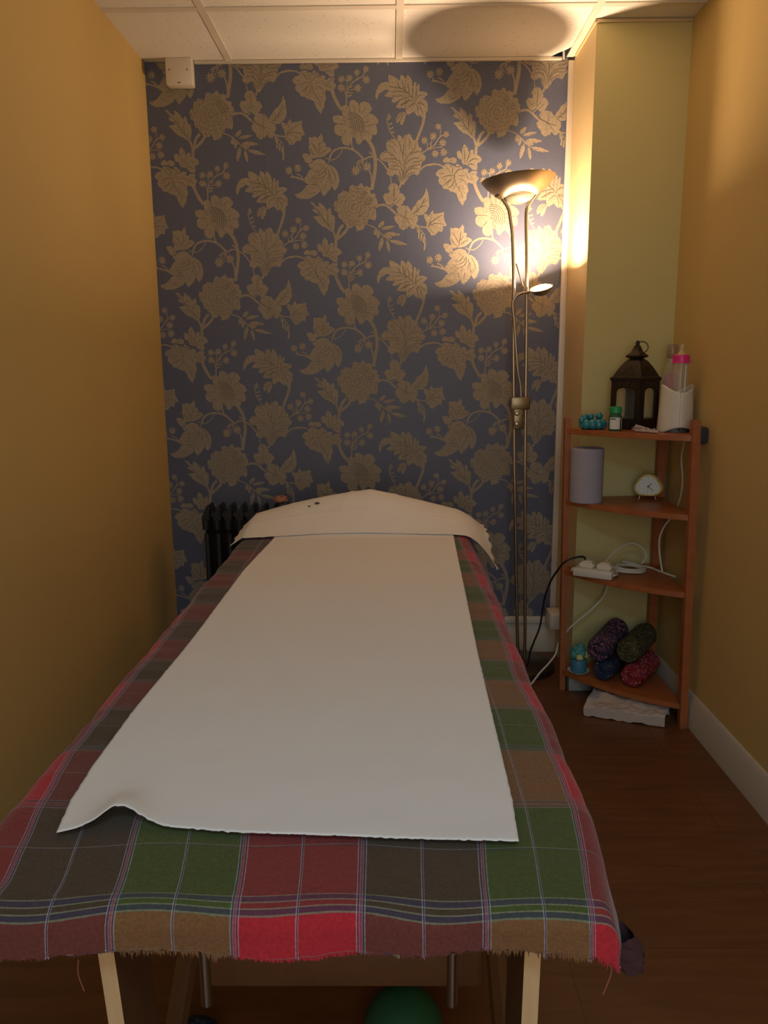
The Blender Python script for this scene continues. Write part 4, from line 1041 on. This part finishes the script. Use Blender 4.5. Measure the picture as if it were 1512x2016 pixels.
# jar
jr=thing('remedy_jar','small dark glass jar with green cap and white label in front of the lantern','jar',(.7145,2.475,T1))
jx,jy=.7145,2.475
MB().lathe([(0,0),(.019,0),(.0205,.003),(.0205,.046),(.0165,.052),(.0155,.056),(0,.056)],(jx,jy,T1),32).build('glass_body',GLASSD,jr)
MB().lathe([(.0175,.054),(.0195,.056),(.0195,.071),(.017,.076),(0,.078)],(jx,jy,T1),36).build('cap',GREENC,jr)
def wrap(cx,cy,r,a0,a1,z0,z1,n=14): return MB().grid(lambda u,v:(cx+r*math.cos(lerp(a0,a1,u)),cy+r*math.sin(lerp(a0,a1,u)),lerp(z0,z1,v)),n,2)
wrap(jx,jy,.0209,R(-158),R(-62),T1+.006,T1+.043).build('label',LABEL,jr,recalc=False)
wrap(jx,jy,.0212,R(-150),R(-100),T1+.036,T1+.040).build('label_heading',LBLUE,jr,recalc=False)
wrap(jx,jy,.0209,R(-42),R(-28),T1+.006,T1+.043).build('label_side',LABEL,jr,recalc=False)
# lantern: square tin body seen corner on
lx,ly=.7965,2.550; hs=.0530; A45=R(41)
ln=thing('tin_lantern','dark bronze tin lantern with arched windows and domed pierced roof on the top tier','lantern',(lx,ly,T1))
def LM(z=0): return MX(lx,ly,T1+z,rz=A45)
b=MB(); 
def sq(prof,nm,mt=LANT,M=None):
    vs=[];fs=[]
    for h,z in prof:
        for k in range(4):
            sx,sy=((-1,-1),(1,-1),(1,1),(-1,1))[k]; vs.append((M or LM())@Vector((sx*h,sy*h,z)))
    for j in range(len(prof)-1):
        for k in range(4): q=(k+1)%4; fs.append((4*j+k,4*j+q,4*j+4+q,4*j+4+k))
    fs+=[(3,2,1,0),tuple(4*(len(prof)-1)+k for k in range(4))]
    return MB().add(vs,fs)
sq([(.0545,0),(.0545,.034),(.050,.036)],'b').build('base',LANT,ln)
# frame with arched openings on four sides
def side(k):
    M=LM()@Matrix.Rotation(k*PI/2,4,'Z')@Matrix.Translation((0,-hs,0))@Matrix.Rotation(UP,4,'X')
    mb=MB(); w2=.0345; zb=.036; zs=.118; zt=.205
    arch=[(w2*math.cos(t),zs+.016*math.sin(t)**.8) for t in [PI*i/12 for i in range(13)]]
    outer=[]
    # left stile, right stile, head panel
    mb.prism([(-hs,zb),(-w2,zb),(-w2,zs),(-hs,zs)],M,.003); mb.prism([(w2,zb),(hs,zb),(hs,zs),(w2,zs)],M,.003)
    top=[(-hs,zs),(-w2,zs)]+[(x,z) for x,z in arch[::-1][1:-1]]+[(w2,zs),(hs,zs),(hs,.155),(-hs,.155)]
    mb.prism(top,M,.003); return mb,M
for k in range(4):
    mb,M=side(k); mb.build('window_frame',LANT,ln)
    pp=MB(); pp.add([M@Vector((x,z,-.003)) for x,z in ((-.038,.036),(.038,.036),(.038,.140),(-.038,.140))],[(0,1,2,3)]); pp.build('glass_pane',PANE,ln)
    for r_ in range(2):
        for q in range(7):
            if (q+r_+k)%3==2: continue
            MB().lathe([(0,0),(.0014,0),(.0012,.0006),(0,.0008)],(0,0,0),8,M@Matrix.Translation((-.028+.0092*q+.003*r_,.149-.007*r_,.003))).build('hole_light_dot',DOTLIT,ln)  # solid dots tinted like light showing through piercings, nothing is cut
sq([(.056,.155),(.0580,.158),(.0580,.166),(.054,.169)],'c').build('cornice',LANT,ln)
DH=lambda t:.053*(.29+.71*(1-t)**.68)
dome=[(.053,.168)]+[(DH(i/12),.168+.058*i/12) for i in range(1,13)]
sq(dome+[(.0150,.2265),(.0255,.232),(.0255,.236),(.014,.247),(.0085,.262),(.0065,.268)],'d').build('domed_roof',LANT,ln)
for k in range(4):
    for x,t in ((-.012,.35),(.0,.28),(.012,.35),(-.007,.48),(.007,.48),(0,.60),(-.020,.18),(.020,.18)):
        h=DH(t); z=.168+.058*t
        M=LM()@Matrix.Rotation(k*PI/2,4,'Z')@Matrix.Translation((x,-h-.0004,z))@Matrix.Rotation(R(90-(32+30*t)),4,'X')
        MB().lathe([(0,-.001),(.0022,-.001),(.0022,.0006),(0,.0008)],(0,0,0),6,M).build('roof_shade_dot',LANTH,ln)  # solid dark discs, the shade inside roof holes put into colour
MB().lathe([(.005,.266),(.0065,.272),(.0065,.278),(.004,.283),(0,.284)],(lx,ly,T1),16).build('finial',LANT,ln)
ring=[(lx+.013+.020*math.cos(a),ly-.004,T1+.262+.018*math.sin(a)) for a in [2*PI*i/20 for i in range(20)]]
MB().tube(ring,.0015,8,smooth=0,closed=True).build('hanging_ring',LANT,ln)
# oil bottle behind the warmer
bx,by=.9085,2.545
ob=thing('glass_oil_bottle','clear glass bottle with brown neck standing behind the white warmer','bottle',(bx,by,T1))
MB().lathe([(0,0),(.026,0),(.028,.004),(.0285,.13),(.027,.165),(.022,.190),(.0165,.212),(.0145,.228)],(bx,by,T1),36).build('body',GLC,ob)
MB().lathe([(.0145,.226),(.0165,.230),(.0175,.234),(.0175,.262),(.0155,.266),(.0165,.270),(0,.271)],(bx,by,T1),32).build('brown_neck',BRG,ob)
wrap(bx,by,.0288,R(-150),R(-70),T1+.135,T1+.178).build('pink_label',mat('pink_label',(.50,.26,.26),.6),ob,recalc=False)
# bottle warmer
wx,wy=.888,2.428
bwm=thing('bottle_warmer','white plastic bottle warmer with concave rim at the right end of the top tier','warmer',(wx,wy,T1))
def shell(u,v,s=1.0):
    a=2*PI*u-PI/2-.12; c,s_=math.cos(a),math.sin(a)
    # lens shaped footprint: front crease
    rx=lerp(.0545,.0470,v)*s; ry=lerp(.0525,.047,v)*s
    k=1+.10*max(0,math.cos(a+PI/2))**14
    x=rx*c*k; y=ry*s_*k
    side=(x/rx)**2
    base=.016*max(0,1-(x/(.046*s))**2) if s_<0 else 0
    top=.122+.024*side**1.1
    return (wx+x,wy+y,T1+lerp(base,top,v))
wm=MB().grid(shell,96,20); wo=wm.build('shell',WHITEP,bwm,recalc=False); solid(wo,.0025,-1)
MB().lathe([(0,0),(.047,0),(.047,.008),(.044,.018),(0,.018)],(wx,wy,T1),48,sx=1,sy=.92).build('grey_base',GREYP,bwm)
MB().lathe([(.0035,0),(.003,.002),(0,.002)],(0,0,0),16,MX(wx-.003,wy-.0445,T1+.009,rx=UP)).build('dial_knob',BLACKP,bwm)
# baby bottle standing in the warmer
qx,qy=.8925,2.42
bb_=thing('baby_bottle','clear baby bottle with bright pink screw ring standing in the warmer','bottle',(qx,qy,T1+.019))
MB().lathe([(0,.0),(.021,.0),(.023,.004),(.0235,.192),(.022,.198)],(qx,qy,T1+.019),36).build('body',GLC,bb_)
MB().lathe([(.0285,.192),(.0285,.194),(.0258,.196),(.0245,.214),(.021,.217),(0,.217)],(qx,qy,T1+.019),48).build('screw_ring',PINK,bb_)
MB().lathe([(.016,.217),(.013,.221),(.007,.228),(.0055,.238),(.0065,.244),(.005,.249),(0,.251)],(qx,qy,T1+.019),24).build('teat',TEAT,bb_)
MB().bb(qx+.0045,qx+.0075,qy-.0250,qy-.0238,T1+.05,T1+.205).build('scale_strip',LABEL,bb_)
# crumpled tissue under the warmer
def tis(u,v):
    x=lerp(.775,.905,u); y=lerp(2.350,2.47,v)+.03*(1-u); hgt=.012*math.exp(-((u-.12)/.12)**2)+.004*math.exp(-((u-.3)/.1)**2)
    return (x,y-.0*u,T1+.001+ (hgt*(1+.5*wob(u*12,v*8,3)) if u<.5 else 0))
# kept clear of the warmer: only the crumple left of it stands up
tg=MB().grid(lambda u,v:(lerp(.762,.812,u)+.008*wob(v*6,1,2),lerp(2.425,2.350,u)+lerp(0,.028,v)+.006*wob(u*7,2,4),T1+.0015+.013*abs(math.sin(v*PI))*(1-.3*u)*(1+.6*wob(u*9,v*7,3))),24,14)
ts=single('crumpled_tissue',tg,TISS,'crumpled greyish pink tissue poking out left of the bottle warmer','tissue',(.79,2.40,T1),sharp=80); solid(ts,.0006,1)
tg=MB().tube([(.765,2.428,T1+.017),(.785,2.41,T1+.012),(.80,2.385,T1+.007),(.806,2.37,T1+.004)],lambda t:.0065-.003*t,9)
tg.build('twisted_end',TISS,ts)
# plug on the right wall
pg=MB().box((XR-.017,2.340,.925),(.034,.05,.05),0,.008)
pg2=single('wall_plug',pg,FLUFF,'charcoal plug on the yellow wall just right of the shelf post','plug',(XR,2.340,.90))
# ---- second tier
rx_,ry_=.647,2.539
rl_=thing('paper_roll','lilac grey tissue roll standing upright on the second tier','paper roll',(rx_,ry_,T2))
rp=[(.019,0),(.053,0),(.0535,.002)]+[(.0535+.0003*math.sin(i*1.7),.002+.174*i/24) for i in range(25)]+[(.053,.178),(.019,.178)]
m_=MB().lathe(rp+[(.019,0.0)],(rx_,ry_,T2),56); m_.build('tissue_winding',ROLLM,rl_)
MB().lathe([(.0185,.001),(.0185,.1775),(.017,.1775),(.017,.001),(.0185,.001)],(rx_,ry_,T2),32).build('cardboard_core',mat('brown_card',(.22,.14,.09),.8),rl_)
ckx,cky=.857,2.565
ck=thing('alarm_clock','yellow rounded triangular alarm clock on thin legs on the second tier','clock',(ckx,cky,T2))
CM=MX(ckx,cky-.012,T2+.010,rz=R(-17))@Matrix.Rotation(UP,4,'X')
def tri(s,n=60):
    out=[]
    for i in range(n):
        a=2*PI*i/n; r=.0405*s*(1+.095*math.cos(3*(a-PI/2))+.0*math.cos(a))
        out.append((r*1.06*math.cos(a),.038+r*.90*math.sin(a)))
    return out
MB().prism(tri(1.0)[::1],CM@Matrix.Translation((0,0,-.034)),.034,bev=.003).build('shell',YELP,ck)
MB().prism(tri(.94),CM@Matrix.Translation((.009,-.002,-.052)),.02,bev=.004).build('back_shell',mat('amber_shell',(.35,.17,.03),.4),ck)
rim=[CM@Vector((x,y,.0015)) for x,y in tri(.93)]
MB().tube(rim,.0028,8,smooth=0,closed=True).build('rim',mat('pale_yellow_rim',(.70,.56,.16),.3),ck)
MB().prism(tri(.84),CM,.0012).build('face',FACE,ck)
def hand(a,L,w_,z,m_,back=0): 
    M=CM@Matrix.Translation((0,.0365,z))@Matrix.Rotation(-a,4,'Z'); MB().prism([(-w_,-back),(w_,-back),(w_*.9,L),(-w_*.9,L)],M,.0006).build('hand',m_,ck)
hand(R(48),.0155,.0011,.0016,INK); hand(R(128),.0225,.0009,.0022,INK); hand(R(180),.0235,.0004,.0028,mat('green_hand',(.12,.22,.10),.5))
MB().lathe([(.0026,0),(.0026,.002),(0,.0024)],(0,0,0),16,CM@Matrix.Translation((0,.0365,.0014))).build('hub',INK,ck)
for i in range(12):
    a=2*PI*i/12; rr=.0258*(1+.095*math.cos(3*(PI/2-a-PI/2)))
    x=rr*1.06*math.sin(a); y=.0375+rr*.92*math.cos(a)
    q=MB().box((x,y,.0015),(.0016,.0030,.0005)); q.v=[tuple(CM@Vector(v)) for v in q.v]; q.build('hour_mark',MARK,ck)
for x in (-.026,.026):
    a=CM@Vector((x*.8,.010,-.008)); b=CM@Vector((x*1.08,-.0095,-.002)); MB().tube([a,b],.0011,8,smooth=0).build('leg',CHROME,ck)
a=CM@Vector((0,.012,-.04)); b=CM@Vector((0,-.0095,-.052)); MB().tube([a,b],.0011,8,smooth=0).build('leg',CHROME,ck)
# ---- third tier: extension lead, plugs, cords
ex,ey=.672,2.484; er=R(-30)
xt=thing('extension_lead','white two gang extension block with coiled white cable on the third tier','extension lead',(ex,ey,T3))
MB().box((ex,ey,T3+.0135),(.128,.060,.027),er,.004).build('socket_block',WHITEP,xt)
MB().box((ex-.066*math.cos(er),ey-.066*math.sin(er),T3+.014),(.022,.018,.014),er,.004).build('cord_grip',WHITEP,xt)
coil=[]
for i in range(100):
    a=2*PI*i/22; k=i/99; coil.append((.808+(.062-.026*k)*math.cos(a+2.4)*1.0+.004*math.sin(i*.9),2.556+(.052-.022*k)*math.sin(a+2.4),T3+.005+.006*k+.002*math.sin(a*1.3)))
MB().tube(coil,.0037,8,smooth=2).build('coiled_cable',CORDW,xt)
MB().tube([(.727,2.448,T3+.012),(.745,2.475,T3+.007),(.755,2.52,T3+.005),(.7645,2.58,T3+.005)],.0037,8).build('coiled_cable',CORDW,xt)
MB().tube([(.80,2.602,T3+.020),(.83,2.605,T3+.012),(.868,2.590,T3+.006),(.893,2.562,T3+.0045),(.896,2.545,T3+.0045),(.912,2.50,T3+.0045),(.930,2.455,T3+.0045)],.0037,8).build('cable_tail',CORDW,xt)
def plug(d,nm,lab):
    px_,py_=ex+d*math.cos(er)+.004,ey+d*math.sin(er)+.004; z=T3+.0275
    t=thing('mains_plug',lab,'plug',(px_,py_,z)); M=MX(px_,py_,z,rz=er)
    mb=MB().prism([(-.024,-.020),(.024,-.020),(.026,.008),(.016,.024),(-.016,.024),(-.026,.008)],M,.017,bev=.004); mb.build('plug_body',CREAMP,t)
    MB().prism([(-.016,-.012),(.016,-.012),(.018,.006),(.010,.016),(-.010,.016),(-.018,.006)],M@Matrix.Translation((0,0,.0165)),.005,bev=.002).build('finger_grip',CREAMP,t); return t,px_,py_,z
p1=plug(-.026,'a','cream mains plug with black cord in the left socket of the extension block'); p2=plug(.032,'b','cream mains plug with white cord in the right socket of the extension block')
k=MB().tube([(p1[1]-.004,p1[2]+.02,p1[3]+.012),(.640,2.505,.505),(.600,2.495,.503),(.572,2.50,.485),(.556,2.54,.44),(.553,2.60,.395),(.545,2.64,.335),(.540,2.655,.285),(.532,2.66,.208),(.514,2.665,.150),(.504,2.68,.105),(.500,2.69,.06),(.497,2.70,.040)],.0036,9,smooth=8)
single('black_lamp_cord',k,CORDB,'black cord running from the extension block over the shelf post down to the lamp base','cord',(.50,2.69,.04))
k=MB().tube([(p2[1]+.004,p2[2]+.02,p2[3]+.012),(.735,2.53,.500),(.768,2.555,.520),(.815,2.57,.536),(.852,2.575,.522),(.869,2.57,.496),(.862,2.565,.475),(.850,2.56,.466)],.0026,8,smooth=8)
single('looped_white_cord',k,CORDW,'thin white cord arching up from the right plug above the cable coil','cord',(.80,2.56,.45))
k=MB().tube([(.933,2.462,T1-.019),(.934,2.458,.896),(.931,2.470,.842),(.934,2.456,.771),(.934,2.462,.72),(.934,2.475,.695),(.932,2.49,.668),(.923,2.50,.640),(.904,2.505,.611),(.889,2.505,.568),(.892,2.505,.516),(.903,2.50,.455)],.0030,8,smooth=8)
single('warmer_cord',k,CORDW,'white cord of the bottle warmer hanging down the right side of the shelf unit','cord',(.93,2.46,.45))
k=MB().tube([(.763,2.615,.425),(.756,2.612,.383),(.742,2.608,.337),(.702,2.604,.291),(.659,2.602,.253),(.630,2.612,.220),(.612,2.628,.185),(.598,2.640,.155),(.592,2.635,.135),(.583,2.625,.113),(.557,2.62,.079),(.528,2.61,.052),(.49,2.58,.02),(.45,2.55,.006),(.40,2.52,.006)],.0033,8,smooth=8)
single('trailing_white_cord',k,CORDW,'white cord sagging from the third tier past the left post toward the floor','cord',(.45,2.55,.004))
# ---- bottom tier
pt_=thing('turquoise_flower_candle','turquoise flower topped candle in a shallow glass dish on the bottom tier','candle',(.650,2.552,T4))
MB().lathe([(0,.001),(.030,.001),(.037,.006),(.038,.008),(.030,.004),(0,.004)],(.650,2.552,T4),36).build('dish',DISH,pt_)
MB().lathe([(0,.005),(.026,.005),(.0275,.010),(.0275,.045),(.024,.050),(0,.050)],(.650,2.552,T4),32).build('wax_body',BLUEG,pt_)
rnd=random.Random(6)
for i in range(16):
    a=i*2.4; rr=.005+.022*(i/16); z=.092-.030*(i/16)+rnd.uniform(-.003,.003); s=rnd.uniform(.011,.016)
    MB().lathe([(s*math.sin(q*PI/8)*(1+.15*math.sin(q)),-s*.8*math.cos(q*PI/8)) for q in range(9)],(.650+rr*math.cos(a),2.552+rr*math.sin(a),T4+z),10,Matrix.Rotation(rnd.uniform(-1,1),4,'X')).build('petal',YELF if i in (13,15,6) else TEALF,pt_)
def roll(name,a,b,r,m_,label,seed,cat='cloth'):
    A=Vector(a);Bv=Vector(b); d=(Bv-A); L=d.length; d.normalize(); s=d.cross(Vector((0,0,1))).normalized(); u_=s.cross(d)
    t=thing(name,label,cat,(A.x,A.y,A.z-r))
    def body(u,v):
        q=2*PI*u; sp=1+.10*(u)**2; rr=r*(1+.05*wob(2*math.cos(q)+seed,2*math.sin(q),v*5)+.02*math.sin(q*3+seed))
        if v<.05 or v>.95: rr*=.93
        return A+d*(L*v)+(s*math.cos(q)+u_*math.sin(q))*rr
    MB().grid(body,40,18).build('rolled_body',m_,t)
    # spiral end: overlapping coil of the rolled cloth
    for e,org,sg in (('coil',A,-1),('coil',Bv,1)):
        mb=MB(); n=90; vs=[];fs=[]
        for i in range(n+1):
            q=i/n*2*PI*3.2+seed; rr=r*(.10+.86*i/n)
            for k_,(o_,w_) in enumerate(((0,0),(.004,.10),(.004,.22),(0,.30))):
                r_2=rr-r*w_*.9+.0; r_2=max(.001,r_2); vs.append(org+d*(sg*(o_+.001))+(s*math.cos(q)+u_*math.sin(q))*r_2)
        for i in range(n):
            for k_ in range(3): fs.append((4*i+k_,4*i+k_+1,4*i+5+k_,4*i+4+k_))
        mb.add(vs,fs); mb.build('spiral_fold',m_,t)
        if sg<0: 
            MB().lathe([(0,0),(r*.9,0),(r*.93,.004),(0,.004)],(0,0,0),24,Matrix.Translation(org)@d.to_track_quat('Z','Y').to_matrix().to_4x4()).build('end_core',m_,t)
    return t
roll('fabric_roll',(.712,2.470,T4+.0385),(.805,2.610,T4+.0385),.037,FD,'dark blue printed fabric roll under the navy and rose roll at left',1)
roll('fabric_roll',(.792,2.416,T4+.0390),(.902,2.560,T4+.0390),.0375,FC,'crimson printed fabric roll at the bottom right of the fabric pile',2)
roll('fabric_roll',(.689,2.462,T4+.113),(.800,2.615,T4+.138),.041,FA,'navy and rose speckled fabric roll leaning on top of the left of the pile',3)
roll('fabric_roll',(.782,2.440,T4+.117),(.893,2.595,T4+.126),.041,FB,'dark olive printed fabric roll lying on top of the crimson roll',4)
# folded cotton and polythene under the bottom tier
fb=thing('folded_cotton_bundle','folded cream cotton in grey polythene on the floor under the bottom tier','bundle',(.77,2.38,0))
def bag(u,v):
    # u along the front (left to right), v: from front bottom edge up and over to the back
    f0=Vector((.628,2.368,.004)); f1=Vector((.862,2.281,.004)); b0=Vector((.690,2.486,.048)); b1=Vector((.905,2.36,.048))
    F=f0.lerp(f1,u); Bk=b0.lerp(b1,u)
    if v<.18: p=F+Vector((-.001,-.001,.034*v/.18))
    elif v<.8: t=(v-.18)/.62; p=F.lerp(Bk,t); p.z=.038+.014*math.sin(t*PI*.5)
    else: t=(v-.8)/.2; p=Bk+Vector((.003*t,.006*t,-.044*t))
    p+=Vector((0,0,.006*wob(u*5,v*4,2)+.004*wob(u*13,v*9,4))); p.z=max(.0015,p.z)
    p.x+=.006*wob(v*4,u*2,7)*(1 if u in(0,1) else .3); return p
fm=MB().grid(bag,60,40); n_=len(fm.f)
fm.mi=[1 if ((i//60)/40>.50+.16*math.sin((i%60)/60*2.6+.4)-.20*((i%60)/60<.12)) else 0 for i in range(n_)]
fm.build('folded_cotton',[BAGC,BAGP],fb,sharp=80)
single('pale_card_box',MB().bb(.622,.735,2.565,2.625,.001,.058,.002),GREYB,'pale grey card box on the floor under the left of the bottom tier','box',(.678,2.595,.001))
# ---------------------------------------------------------------- floor under the table
single('green_ball',MB().lathe([(.066*math.sin(q*PI/24),.066-.066*math.cos(q*PI/24)) for q in range(25)],(.014,1.083,.0),40),BALL,'dark green ball on the floor beneath the foot end of the table','ball',(.014,1.083,0))
g=MB().grid(lambda u,v:(-.335+.045*math.cos(u*2*PI)*math.sin(v*PI)*(1+.25*wob(u*7,v*6,1)),1.10+.04*math.sin(u*2*PI)*math.sin(v*PI),.030+.028*math.cos(v*PI)*(1+.2*wob(u*9,v*5,2))),28,14)
single('dark_cloth_bundle',g,FD,'small dark blue patterned cloth bundle on the floor by the left table leg','cloth',(-.335,1.10,0),sharp=80)
